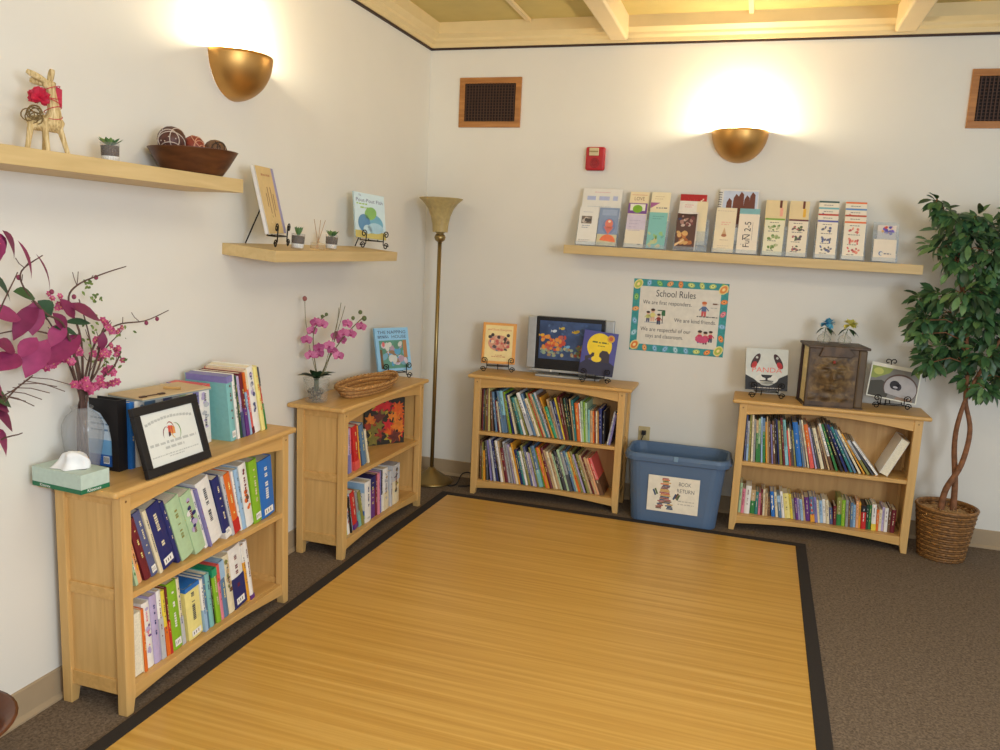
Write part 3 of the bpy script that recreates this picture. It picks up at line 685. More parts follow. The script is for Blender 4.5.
def poster():
    M = TR(1.6605,-.0008,1.168) @ Matrix.Rotation(R(.3),4,'Y')
    w, h = .560, .437; b = MB(); P = mat((226,220,206), .7)
    b.box((-w/2,-.0012,-h/2),(w/2,0,h/2), P)
    y = -.0012; tl = mat((60,150,150), .6, noise=.15, scale=60); f = .042
    for q in ((-w/2,-h/2,w/2,-h/2+f),(-w/2,h/2-f,w/2,h/2),(-w/2,-h/2+f,-w/2+f,h/2-f),(w/2-f,-h/2+f,w/2,h/2-f)): b.arect(*q, tl, y, 1)
    r = random.Random(11); cols = [(226,130,60),(120,176,90),(210,120,130),(120,170,200),(190,200,110),(150,190,200),(216,150,90)]
    per = []
    for i in range(9): per += [(-w/2+w*(i+.5)/9, h/2-f/2), (-w/2+w*(i+.5)/9, -h/2+f/2)]
    for i in range(6): per += [(-w/2+f/2, -h/2+h*(i+.5)/6), (w/2-f/2, -h/2+h*(i+.5)/6)]
    for i, (x, z) in enumerate(per):
        c = r.choice(cols); a = r.uniform(0,3)
        b.aell(x, z, .021, .014, mat(c), y, 2, 14, a); b.aell(x, z, .012, .008, mat([min(255,v+40) for v in c]), y, 3, 12, a); b.aell(x, z, .006, .004, mat([v*.7 for v in c]), y, 4, 10, a)
    for x, z, c in ((-w/2+.028,h/2-.032,(190,200,90)),(w/2-.030,h/2-.036,(230,140,70)),(-w/2+.030,-h/2+.034,(232,130,60)),(w/2-.030,-h/2+.036,(180,190,80))):
        b.aell(x,z,.033,.024,mat((236,220,140)),y,5,16,.9); b.aell(x,z,.026,.018,mat(c),y,6,16,.9); b.aell(x,z,.011,.008,mat((250,220,150)),y,7,12,.9)
    k = mat((54,50,52), .6)
    b.text('School Rules', -.025, .118, .058, k, y, 3, fit=.235)
    b.text('We are first responders.', -.072, .070, .034, k, y, 3, fit=.29)
    b.text('We are kind friends.', .100, -.028, .034, k, y, 3, fit=.245)
    b.text('We are respectful of our', -.070, -.094, .034, k, y, 3, fit=.30)
    b.text('toys and classroom.', -.075, -.133, .034, k, y, 3, fit=.225)
    def kid(x, z, s, sh, pn, hair=(70,50,40)):
        b.aell(x,z+.030*s,.012*s,.012*s,mat((226,180,150)),y,4,12); b.aell(x,z+.036*s,.013*s,.008*s,mat(hair),y,5,12)
        b.art([(x-.013*s,z-.008*s),(x+.013*s,z-.008*s),(x+.010*s,z+.018*s),(x-.010*s,z+.018*s)], mat(sh), y, 3)
        b.art([(x-.012*s,z-.034*s),(x-.002*s,z-.034*s),(x,z-.008*s),(x-.012*s,z-.008*s)], mat(pn), y, 3); b.art([(x+.002*s,z-.034*s),(x+.012*s,z-.034*s),(x+.012*s,z-.008*s),(x,z-.008*s)], mat(pn), y, 3)
        for q in (-1,1): b.art([(x+q*.010*s,z+.016*s),(x+q*.026*s,z-.002*s),(x+q*.022*s,z-.006*s),(x+q*.010*s,z+.008*s)], mat(sh), y, 3)
    kid(.147,.056,1.15,(86,110,150),(206,90,90),(206,110,60))
    b.bars(.108,.012,.12,.006,k,y,3,1); b.bars(.195,.09,.035,.008,mat((120,80,60)),y,3,2); b.bars(.185,.068,.04,.004,mat((170,170,170)),y,3,2)
    kid(-.180,-.010,.85,(200,200,120),(90,90,120)); kid(-.152,.000,1.0,(226,214,130),(226,180,150)); kid(-.115,-.022,.85,(150,60,50),(40,50,90))
    b.arect(-.125,.032,-.080,.038,mat((50,90,60)),y,4); b.art([(-.100,.005),(-.078,.002),(-.078,.036),(-.100,.030)],mat((60,110,70)),y,4); b.arect(-.094,-.04,-.090,.005,mat((60,60,60)),y,3); b.arect(-.20,-.043,-.085,-.040,mat((120,130,150)),y,3)
    kid(.135,-.110,1.0,(206,60,90),(90,80,140)); kid(.168,-.115,1.0,(214,70,100),(120,60,80)); kid(.198,-.105,.9,(196,50,80),(60,60,90)); b.aell(.150,-.122,.04,.02,mat((210,80,120)),y,6)
    tag(b.build('wall_poster', M=M), 'poster of school rules with patterned teal border on back wall', 'poster')
poster()

# ------------------------------------------------------------------ floor lamp and its cord
def floor_lamp():
    t = thing('floor_lamp', 'tall brass torchiere floor lamp with flared amber glass shade in the corner', 'floor lamp', TR(.180,-.205,0))
    br = mat((150,128,82), .32, .85, noise=.08, scale=5)
    b = MB(); b.lathe([(.135,0),(.140,.004),(.138,.014),(.120,.022),(.060,.062),(.030,.085),(.018,.100),(.0001,.1)], br, 36); b.build('base', t, smooth=True)
    b = MB(); b.tube([(0,0,.09),(.002,0,.8),(.004,0,1.56)], .0125, br, 14); b.build('pole', t, smooth=True)
    b = MB(); b.lathe([(.013,0),(.030,.012),(.036,.03),(.030,.046),(.020,.052),(.030,.060),(.044,.068),(.0001,.069)], br, 24, (.004,0,1.55)); b.build('finial', t, smooth=True)
    sh = mat((176,156,104), .45, noise=.12, scale=40)
    rib = []
    prof = [(.046,1.612),(.050,1.66),(.060,1.71),(.078,1.755),(.104,1.79),(.132,1.815),(.134,1.820),(.128,1.818),(.100,1.795),(.074,1.758),(.056,1.712),(.046,1.664),(.042,1.616)]
    b = MB(); k = 64
    vs = [(.004+(r*(1+.02*cos(16*2*pi*j/k)))*cos(2*pi*j/k), (r*(1+.02*cos(16*2*pi*j/k)))*sin(2*pi*j/k), z) for r,z in prof for j in range(k)]
    b.add(vs, [(i*k+j,i*k+(j+1)%k,(i+1)*k+(j+1)%k,(i+1)*k+j) for i in range(len(prof)-1) for j in range(k)], sh); b.build('lamp_shade', t, smooth=True)
    c = MB(); c.tube(smooth_path([(.305,-.235,.006),(.33,-.26,.007),(.355,-.20,.008),(.36,-.12,.05),(.40,-.09,.06),(.44,-.10,.03),(.47,-.13,.006),(.44,-.20,.006),(.38,-.24,.006)],5), .004, BLACK, 6)
    tag(c.build('power_cord'), 'black lamp cord looped on carpet beside the floor lamp base', 'cord')
floor_lamp()

# ------------------------------------------------------------------ blue tub
def rrect(w, d, r, n=5):
    out = []
    for cx, cy, a in ((w/2-r,d/2-r,0),(-w/2+r,d/2-r,90),(-w/2+r,-d/2+r,180),(w/2-r,-d/2+r,270)):
        for i in range(n+1): q = R(a+90*i/n); out.append((cx+r*cos(q), cy+r*sin(q)))
    return out
def tub():
    t = thing('storage_tub', 'open blue plastic tub with book return sign between the back wall bookcases', 'storage tub', TR(1.749,-.254,0,0))
    m = mat((84,108,138), .42, noise=.04, scale=6, spec=.45)
    H = .418
    rings = [(.484,.275,0),(.488,.279,.012),(.545,.300,.355),(.545,.300,.362),(.590,.335,.368),(.594,.338,.392),(.585,.330,.410),(.566,.314,.414),(.552,.302,.405),(.536,.292,.36),(.466,.268,.02)]
    b = MB(); vs = []; k = None
    for w, d, z in rings:
        p = rrect(w, d, .07); k = len(p); vs += [(x,y,z) for x,y in p]
    fs = [(i*k+j,i*k+(j+1)%k,(i+1)*k+(j+1)%k,(i+1)*k+j) for i in range(len(rings)-1) for j in range(k)]
    fs += [tuple(range(k-1,-1,-1)), tuple(range((len(rings)-1)*k,len(rings)*k))]
    b.add(vs, fs, m); b.build('tub_body', t, smooth=False, bevel=.002)
    for s in (-1,1):
        b = MB(); b.tube(smooth_path([(s*.284,-.07,.392),(s*.297,-.06,.374),(s*.297,.06,.374),(s*.284,.07,.392)],4), .009, m, 8); b.build('handle', t)
    b = MB(); b.box((-.012,-.175,.385),(.012,-.160,.413), mat((120,150,176), .4)); b.build('latch_tab', t, bevel=.003)
    ang = math.atan2(.0105,.343)
    M = TR(-.002,-.1535,.186) @ Matrix.Rotation(ang,4,'X') 
    s = MB(); s.T = M; w, h = .288, .212; s.box((-w/2,-.001,-h/2),(w/2,0,h/2), mat((232,226,208), .6)); y = -.001
    g = mat((96,92,90)); s.text('BOOK', .062, .058, .032, g, y, 2, fit=.07); s.text('RETURN', .068, .018, .032, g, y, 2, fit=.098)
    for i in range(2): s.bars(.030, -.035-.018*i, .09, .006, mat((190,184,170)), y, 2, i)
    r = random.Random(4); cols = [(150,60,50),(206,110,60),(90,110,70),(120,70,80),(60,80,110),(200,160,80),(110,80,60),(170,90,90)]
    def stack(cx, z0, n, wd, th=.0085, rot=0):
        for i in range(n):
            ww = wd*r.uniform(.8,1.1); dx = r.uniform(-.006,.006); z = z0+i*th
            s.arect(cx+dx-ww/2, z, cx+dx+ww/2, z+th*.85, mat(r.choice(cols)), y, 2)
    stack(-.072,-.090,4,.036); stack(-.018,-.090,4,.036); stack(-.062,-.056,3,.040); stack(-.028,-.056,3,.044); stack(-.045,-.030,6,.062); stack(-.045,.021,5,.050)
    stack(-.043,.064,4,.042,.008); 
    for cx, cz, a in ((-.105,.005,.4),(-.095,.012,.4),(.010,-.010,-.4),(.022,-.004,-.4),(.030,-.012,-.4)):
        s.art([(cx+u*cos(a)-v*sin(a), cz+u*sin(a)+v*cos(a)) for u,v in ((-.005,-.018),(.005,-.018),(.005,.018),(-.005,.018))], mat(r.choice(cols)), y, 3)
    s.build('sign', t)
tub()

# ------------------------------------------------------------------ television
def tv():
    M = TR(1.034,-.118,H_,2)
    t = thing('television', 'small silver and black flat television showing coral reef, on bookcase top', 'television', M)
    sv = mat((176,178,178), .4, .3); bk = mat((20,19,21), .25, spec=.5)
    w, h = .424, .326; z0 = .044
    b = MB(); b.box((-w/2,-.030,z0),(w/2,.018,z0+h), bk); bez = b.build('bezel', t, bevel=.003)
    for s in (-1,1):
        b = MB(); x = s*(w/2+.0275); b.box((x-.0275,-.024,z0+.002),(x+.0275,.014,z0+h-.002), sv); b.build('speaker_panel', t, bevel=.006)
    b = MB(); b.box((-w/2-.02,-.034,z0-.014),(w/2+.02,.010,z0+.001), sv); b.build('lower_trim', t, bevel=.004)
    b = MB(); b.T = Matrix.Translation((0,0,0)); b.box((-.20,-.060,0),(.20,.050,.014), sv); b.build('stand_base', t, bevel=.005)
    b = MB(); b.box((-.06,-.015,.012),(.06,.010,.034), bk); b.build('stand_neck', t)
    b = MB(); b.ball((-.105,-.040,z0-.007), .007, WHITE); b.build('indicator', t)
    s = MB(); y = -.0302; W, H = .380, .236; s.T = Matrix.Translation((0,0,z0+.066))
    s.arect(-W/2,0,W/2,H,mat((60,80,120), .3, noise=.25, scale=18),y,1)
    s.blobs(-W/2,H*.05,W/2,H*.4,[(150,170,140),(190,180,130),(120,150,150),(170,140,100)],50,y,2,3,.07,.17)
    s.blobs(-W*.48,H*.2,-W*.05,H*.65,[(214,110,60),(200,80,60),(226,150,70),(190,100,90)],40,y,6,5,.06,.15)
    s.blobs(W*.08,H*.05,W*.45,H*.45,[(150,70,50),(170,130,60),(110,120,80)],26,y,6,9,.07,.16)
    s.blobs(-W*.45,H*.55,W*.45,H*.97,[(70,96,140),(84,110,150),(56,74,110)],22,y,2,6,.05,.1)
    for x, z, c in ((-.45,.62,(220,170,60)),(-.12,.82,(206,180,80)),(.09,.74,(214,180,60)),(.12,.76,(210,170,60)),(-.02,.35,(120,180,220)),(-.25,.74,(210,220,230))):
        s.aell(W*x,H*z,.014,.009,mat(c,.3),y,13,12,.3); s.art([(W*x-.012,H*z),(W*x-.022,H*z+.008),(W*x-.022,H*z-.008)],mat(c,.3),y,13)
    s.build('screen', bez)
tv()

# ------------------------------------------------------------------ big brown book with carved face, and the bud vases on it
def big_book():
    M = TR(2.398,-.322,H_,8)
    t = thing('giant_book', 'big dark brown display book with a carved face on its front', 'display book', M)
    w, h, d = .300, .322, .225
    br = grain('tooled_brown', (60,46,35), (104,80,56), (14,14,9), .5, (80,62,45), 5, .4, .35)
    br2 = grain('tooled_hinge', (78,62,44), (104,84,58), (20,20,6), .5)
    b = MB(); b.box((0,0,.004),(w-.045,.026,h), br); b.build('front_cover', t, bevel=.004)
    b = MB(); b.box((0,d-.022,.004),(w-.045,d,h), mat((60,44,46), .5)); b.build('back_cover', t, bevel=.004)
    b = MB(); b.box((w-.045,0,.004),(w,d,h), br2); b.build('spine', t, bevel=.01)
    pg = MB(); pg.box((.014,.026,.010),(w-.045,d-.022,h-.008), mat((226,212,164), .8, noise=.12, scale=90)); pg.build('page_block', t)
    b = MB(); b.box((-.008,-.012,h),(w+.010,d+.008,h+.014), br); b.build('top_board', t, bevel=.003)
    b = MB(); b.prism([(.05,h-.045),(.07,h+.013),(.19,h+.013),(.235,h-.025),(.215,h-.045)], 'y', -.016, .002, br); b.build('clasp_flap', t, bevel=.004)
    b = MB(); b.box((-.004,-.006,0),(w+.004,d+.004,.006), br); b.build('foot_board', t)
    # face relief
    f = MB(); fr = grain('carved_face', (66,50,34), (134,108,68), (26,26,26), .5, (98,76,49), 5, .4, .5)
    nx, nz = 40, 44; x0, x1, z0, z1 = .012, .250, .030, .296
    def g(x, z, cx, cz, sx, sz): return math.exp(-((x-cx)/sx)**2-((z-cz)/sz)**2)
    cx = .128
    def H(x, z):
        v = .034*g(x,z,cx,.180,.070,.085)
        v += .018*g(x,z,cx,.178,.012,.030)+.010*g(x,z,cx,.160,.018,.012)
        for s in (-1,1):
            v += .010*g(x,z,cx+s*.036,.222,.026,.008) - .012*g(x,z,cx+s*.034,.204,.016,.008) + .008*g(x,z,cx+s*.045,.172,.02,.018)
        v += .010*g(x,z,cx,.138,.030,.005) + .010*g(x,z,cx,.124,.024,.006) - .008*g(x,z,cx,.131,.028,.003) + .012*g(x,z,cx,.104,.022,.012)
        v += .010*(math.exp(-((z-.055)/.016)**2)*(.6+.4*sin(x*75)))+.004*sin(z*160+2*sin(x*60))*g(x,z,cx,.235,.08,.03)
        return max(0, v-.003)
    vs = []
    for i in range(nz):
        for j in range(nx):
            x = x0+(x1-x0)*j/(nx-1); z = z0+(z1-z0)*i/(nz-1); vs.append((x, -.0004-H(x,z), z))
    f.add(vs, [(i*nx+j,i*nx+j+1,(i+1)*nx+j+1,(i+1)*nx+j) for i in range(nz-1) for j in range(nx-1)], fr)
    f.build('carved_face', t, smooth=True)
    j = MB(); j.ball((.128,-.024,.252), .008, mat((150,60,50), .3), 10, 1.2); j.build('red_stone', t, smooth=True)
    zt = H_+h+.0145
    for (lx, ly, c1, c2, nm, dx) in ((.095,.13,(70,150,190),(110,186,214),'blue',.004),(.205,.135,(206,200,90),(226,220,130),'yellow',.012)):
        p = M @ Vector((lx,ly,0)); MV = Matrix.Translation((p.x,p.y,zt))
        v = thing('bud_vase', 'small round glass vase with %s flower on the big brown book' % nm, 'vase', MV, 'bud vases on the big brown book')
        gl = glass('bud_glass', (226,220,204), .28, .08)
        b = MB(); b.lathe([(.020,0),(.033,.010),(.037,.024),(.030,.040),(.014,.052),(.010,.060),(.013,.066)], gl, 20, caps=False); b.build('vase_body', v, smooth=True)
        st = MB(); st.tube([(0,0,.004),(.001,0,.05),(dx,-.004,.088)], .0022, mat((60,96,50)), 6); sto = st.build('stem', v)
        fl = MB(); r = random.Random(len(nm)); C0 = Vector((dx+.008,-.008,.108))
        for i in range(26):
            a = r.uniform(0,2*pi); e = r.uniform(-.4,1.3); dd = Vector((cos(a)*cos(e), sin(a)*cos(e), sin(e)))
            fl.leaf(C0-dd*.004, dd, (0,0,1), .046, .030, mat(c1 if i%2 else c2, .6), .3, .35)
        fl.build('blossom', sto)
        lv = MB()
        for a, l in ((-2.6,.05),(-.4,.055),(.5,.045),(2.4,.045),(-1.2,.05)):
            lv.leaf((dx,-.004,.085), (cos(a),sin(a)*.6,.1), (0,0,1), l, .024, mat((38,62,40), .5), .25, .9)
        lv.build('leaf_spray', sto)
big_book()

# ------------------------------------------------------------------ leaflets in clear holders on the long shelf
ACR = glass('clear_acrylic', (226,236,246), .16, .04)
LEAN = 15.6
def holder(xa, xb, n, step, label):
    """clear stand with n stepped pockets; returns the frame of each pocket's floor"""
    a, b_ = xa-.981, xb-.981
    t = thing('leaflet_holder', label, 'leaflet holder', MSB, 'clear acrylic leaflet holders on the long shelf')
    b = MB(); b.box((a,-.172,.0003),(b_,-.045,.003), ACR); b.build('base_plate', t)
    out = []
    for i in range(n):
        dz, dy = step
        z, y = .0062+dz*i, -.164+.28*dz*i+dy*i
        F = Matrix.Translation((a, y, z)) @ Matrix.Rotation(R(-LEAN),4,'X'); w = b_-a
        p = MB(); p.T = F
        p.box((0,-.0035,-.0015),(w,.009,0), ACR); p.box((0,.0075,0),(w,.009,.17 if n < 3 else .12), ACR); p.box((0,-.0035,0),(w,-.002,.022), ACR)
        o = p.build('pocket', t); out.append((MSB @ F, w))
    s = MB(); zt = .0062+step[0]*(n-1)
    s.prism([(-.055,.003),(-.050,.003),(-.050,zt+.10),(-.055,zt+.10)], 'x', a+.01, b_-.01, ACR); s.build('rear_support', t)
    for x in (a, b_-.0015):
        g = MB(); yb = -.164+.28*step[0]*(n-1)+step[1]*(n-1)
        g.prism([(-.168,.003),(-.150,.003),(yb+.012+.03,zt+.10),(yb+.012,zt+.10),(-.160,.03)], 'x', x, x+.0015, ACR); g.build('side_fin', t)
    return out
def leaflet(F, x0, w, h, paper, label, art, k=0, name='leaflet', th=.003):
    b = MB(); b.box((0,.0005,.0005),(w,.0005+th,h), mat(paper, .5, noise=.02)); art(b, w, h, .0005)
    return tag(b.build(name, M=F @ Matrix.Translation((x0,k*.0032,.0009))), label, 'leaflet')
def lines(b, x0, z0, w, n, dz, col, y, h=.004, s=0):
    for i in range(n): b.bars(x0, z0-dz*i, w*(1-.18*((i*7+s)%3)), h, mat(col), y, 3, s+i)
def holders():
    g = (150,146,150)
    P = holder(1.036, 1.284, 2, (.05,.022), 'clear holder at left end of long shelf with white and blue leaflets')
    def a1(b,w,h,y):
        b.arect(w*.14,h*.56,w*.68,h*.76,mat((120,110,100)),y,2); b.blobs(w*.15,h*.57,w*.67,h*.75,[(200,190,180),(80,76,74),(160,150,140)],9,y,3,2,.15,.3); lines(b,w*.2,h*.5,w*.4,2,.012,(120,130,160),y); lines(b,w*.1,h*.12,w*.6,2,.01,(160,160,160),y); lines(b,w*.2,h*.86,w*.5,1,.01,(190,190,200),y)
    leaflet(P[0][0],.004,.116,.232,(228,226,220),'white leaflet with small grey photo at far left of long shelf',a1)
    def a2(b,w,h,y):
        b.arect(0,h*.30,w,h,mat((136,154,186)),y,1); b.arect(0,0,w,h*.3,mat((206,196,160)),y,1); b.arect(w*.15,h*.80,w*.9,h*.95,mat((156,172,200)),y,2)
        b.aell(w*.55,h*.52,w*.33,h*.20,mat((120,136,176)),y,2,20); b.aell(w*.55,h*.58,w*.2,h*.12,mat((226,130,110)),y,3,16); b.art([(w*.3,h*.5),(w*.8,h*.5),(w*.55,h*.3)],mat((216,120,110)),y,3); b.aell(w*.55,h*.10,w*.40,h*.20,mat((232,124,86)),y,4,16,0,0,pi); b.aell(w*.56,h*.64,w*.07,h*.03,mat((240,220,200)),y,5)
    leaflet(P[0][0],.124,.118,.232,(150,166,190),'blue leaflet with orange hourglass shape on the long shelf',a2)
    def a3(b,w,h,y): b.bars(w*.12,h*.76,w*.78,h*.10,mat((176,186,220)),y,2,4); lines(b,w*.3,h*.92,w*.4,1,.01,(216,170,180),y); lines(b,w*.15,h*.62,w*.6,2,.012,(190,196,200),y)
    leaflet(P[1][0],.006,.236,.297,(226,224,218),'white sheet with pale lavender heading behind the hourglass leaflet',a3,name='flyer')
    P = holder(1.322, 1.572, 2, (.05,.022), 'clear holder second from left with purple and teal leaflets')
    def a4(b,w,h,y): b.arect(0,h*.76,w,h,mat((122,80,150)),y,1); b.arect(w*.10,h*.83,w*.9,h*.98,mat((232,230,214)),y,2); b.aell(w*.5,h*.87,w*.26,h*.09,mat((126,176,50)),y,3,16); b.arect(0,h*.4,w,h*.74,mat((206,196,214)),y,1); lines(b,w*.15,h*.6,w*.6,4,.02,(180,170,196),y); lines(b,w*.7,h*.06,w*.15,1,.01,(90,90,90),y,.006)
    leaflet(P[0][0],.005,.111,.268,(226,216,196),'cream leaflet with purple top and green blob',a4)
    def a5(b,w,h,y): b.blobs(0,0,w,h*.5,[(150,190,130),(190,200,150),(210,190,140),(110,170,160)],16,y,2,5,.05,.14); lines(b,w*.2,h*.88,w*.6,2,.014,(90,150,150),y); b.aell(w*.5,h*.3,w*.05,h*.05,mat((110,150,70)),y,6)
    leaflet(P[0][0],.134,.105,.217,(130,190,186),'teal leaflet with scattered green shapes on the long shelf',a5)
    def a6(b,w,h,y): b.text('LOVE',w*.5,h*.82,.030,mat((150,110,90)),y,2,fit=w*.55); b.arect(w*.1,h*.93,w*.9,h*.94,mat((206,150,110)),y,2)
    leaflet(P[1][0],.006,.111,.286,(232,216,180),'cream leaflet behind the purple-topped leaflet',a6)
    def a7(b,w,h,y): b.art([(0,h*.66),(w*.5,h*.78),(0,h*.78)],mat((170,100,150)),y,2); lines(b,w*.2,h*.9,w*.5,2,.014,(206,186,150),y); b.bars(w*.3,h*.66,w*.6,.006,mat((110,100,110)),y,3,4)
    leaflet(P[1][0],.132,.110,.289,(234,222,188),'cream leaflet with mauve triangle behind the teal leaflet',a7)
    P = holder(1.612, 1.800, 3, (.035,.016), 'clear holder with brown food leaflet and red-topped leaflet')
    def a8(b,w,h,y):
        b.arect(w*.0,0,w*.94,h*.96,mat((92,66,60)),y,1); b.aell(w*.47,h*.88,w*.47,h*.09,mat((92,66,60)),y,1,20); b.aell(w*.5,h*1.0-.006,w*.5,.006,mat((226,220,214)),y,2)
        b.blobs(w*.04,h*.12,w*.9,h*.55,[(170,100,60),(206,150,90),(120,70,50),(190,120,70),(214,170,110)],24,y,2,7,.08,.2); b.blobs(w*.05,h*.6,w*.9,h*.92,[(200,180,170),(120,70,70),(60,70,110),(170,130,120)],14,y,2,3,.08,.18)
        b.art([(0,h*.08),(w*.4,h*.24),(w*.45,h*.30),(w*.02,h*.16)],mat((232,196,150)),y,8)
    leaflet(P[0][0],.006,.118,.228,(210,200,190),'leaflet with brown food photograph on the long shelf',a8)
    leaflet(P[1][0],.008,.162,.258,(228,214,180),'cream leaflet wider and taller behind the brown food leaflet',lambda b,w,h,y: (b.arect(0,h*.72,w*.62,h,mat((228,222,212)),y,1), lines(b,w*.2,h*.90,w*.3,2,.012,(216,150,150),y)))
    def a9(b,w,h,y): b.arect(0,h*.8,w,h,mat((176,40,44)),y,1); b.blobs(w*.1,h*.78,w*.95,h*.93,[(226,200,180),(150,30,40),(196,60,60),(236,220,200)],12,y,2,4,.06,.14)
    leaflet(P[2][0],.008,.150,.263,(190,60,60),'red leaflet at back of the brown food leaflet holder',a9)
    P = holder(1.828, 2.078, 2, (.05,.022), 'clear holder with cream menu leaflets and spiral calendar')
    def a10(b,w,h,y): lines(b,w*.3,h*.66,w*.45,2,.012,(226,180,160),y,.006); b.art([(w*.34,h*.36),(w*.62,h*.36),(w*.48,h*.56)],mat((206,170,130)),y,2); b.aell(w*.48,h*.38,w*.13,h*.035,mat((170,110,80)),y,3); lines(b,w*.3,h*.27,w*.4,1,.01,(190,170,150),y); lines(b,w*.2,h*.14,w*.55,2,.012,(206,190,170),y); lines(b,w*.05,h*.92,w*.85,1,.01,(206,190,170),y)
    leaflet(P[0][0],.006,.112,.262,(232,218,188),'cream leaflet with small tan cone picture below the spiral calendar',a10)
    def a11(b,w,h,y):
        b.arect(0,h*.88,w,h,mat((130,180,186)),y,1); k = mat((58,54,60))
        b.text('FuN 2-5',w*.62,h*.42,.050,k,y,3,rot=pi/2,fit=.150); b.bars(w*.18,h*.2,w*.05,.003,k,y,3,4); b.arect(w*.70,h*.3,w*.715,h*.7,mat((120,110,120)),y,3); b.bars(w*.25,h*.3,w*.05,h*.12,k,y,2,3)
    leaflet(P[0][0],.134,.110,.262,(234,222,204),'cream leaflet with sideways black lettering and teal top band',a11)
    def a12(b,w,h,y):
        b.arect(.02,h*.3,w*.98,h*.97,mat((196,206,226)),y,1)
        for cx, hh in ((.25,.84),(.42,.92),(.55,.96),(.70,.90),(.84,.96)): b.art([(w*(cx-.10),h*.3),(w*(cx-.06),h*(hh-.08)),(w*cx,h*hh),(w*(cx+.07),h*(hh-.05)),(w*(cx+.10),h*.3)],mat((112,66,56)),y,2+cx)
        b.blobs(w*.3,h*.5,w*.95,h*.62,[(226,200,90),(150,90,60),(206,160,90)],10,y,4,4,.04,.09)
        for i in range(14): b.tube([(-.006,y-.001,h*(.36+.044*i)),(.004,y-.004,h*(.362+.044*i)),(.012,y-.001,h*(.36+.044*i))], .0018, BLACK, 5)
    leaflet(P[1][0],.014,.214,.322,(226,222,216),'spiral-bound calendar with brown rock towers on the long shelf',a12,name='calendar')
    P = holder(2.098, 2.340, 2, (.045,.022), 'clear holder with green-banded and maroon-banded leaflets')
    def banded(col, ink, seed):
        def f(b,w,h,y):
            b.arect(0,h*.955,w,h,mat(col),y,1); lines(b,w*.25,h*.88,w*.45,1,.01,(110,110,110),y)
            for i in range(3): b.blobs(w*.15,h*(.66-.26*i),w*.85,h*(.84-.26*i),ink,10,y,2,seed+i,.10,.24); lines(b,w*.2,h*(.64-.26*i),w*.55,1,.01,(110,110,110),y,.004,i)
        return f
    leaflet(P[0][0],.006,.104,.212,(230,224,196),'cream leaflet with green top band and green drawings',banded((130,170,70),[(110,140,80),(150,170,110),(190,190,150)],1))
    leaflet(P[0][0],.132,.102,.212,(234,222,200),'cream leaflet with maroon top band and dark drawings',banded((112,60,70),[(110,90,100),(176,110,110),(90,110,80)],5))
    def tan(c): return lambda b,w,h,y: (b.arect(w*.66,h*.84,w*.78,h,mat((110,60,50)),y,2), b.arect(w*.70,h*.66,w*.84,h*.84,mat(c),y,2))
    leaflet(P[1][0],.002,.112,.272,(226,206,162),'tan leaflet behind the green-banded leaflet',tan((236,170,150)))
    leaflet(P[1][0],.130,.104,.272,(226,206,162),'tan leaflet behind the maroon-banded leaflet',tan((230,180,70)))
    for xa, xb, nm, cols in ((2.374,2.492,'left',((90,96,170),(190,70,60),(120,180,190),(60,90,90))),(2.512,2.634,'right',((232,120,70),(190,80,60),(90,140,200),(232,120,70)))):
        P = holder(xa, xb, 4, (.036,.0115), 'clear four-step holder of banded leaflets, %s of the pair' % nm)
        inks = ([(90,100,150),(120,120,140),(110,110,110)] if nm == 'left' else [(216,110,100),(226,150,130),(190,90,90)])
        names = (('blue-violet','front'),('brick red','second step'),('pale blue','third step'),('dark teal','back step')) if nm == 'left' else (('orange','front'),('brown-red','second step'),('bright blue','third step'),('orange','back step'))
        for i in range(4):
            leaflet(P[i][0],.007,(xb-xa)-.014,.214,(236,226,208),'cream leaflet with %s band on %s of the %s four-step holder' % (names[i][0], names[i][1], nm), banded(cols[i], inks, 20+i))
    P = holder(2.668, 2.796, 2, (.05,.022), 'small clear holder at right end of long shelf with white card')
    def a13(b,w,h,y): b.aell(w*.34,h*.36,w*.10,h*.10,mat((90,120,170)),y,2,14); b.aell(w*.37,h*.35,w*.07,h*.07,mat((232,224,210)),y,3,14); b.bars(w*.48,h*.33,w*.32,.006,mat((80,90,120)),y,3,3)
    leaflet(P[0][0],.006,.112,.122,(234,222,204),'short white card with small blue round mark at right end of shelf',a13,name='card')
    def a14(b,w,h,y): b.blobs(w*.1,h*.62,w*.95,h*.98,[(90,80,170),(200,70,70),(230,170,80),(110,90,190),(236,200,190)],20,y,2,6,.08,.2)
    leaflet(P[1][0],.022,.092,.150,(226,214,206),'small colourful picture leaflet behind the short white card',a14)
holders()

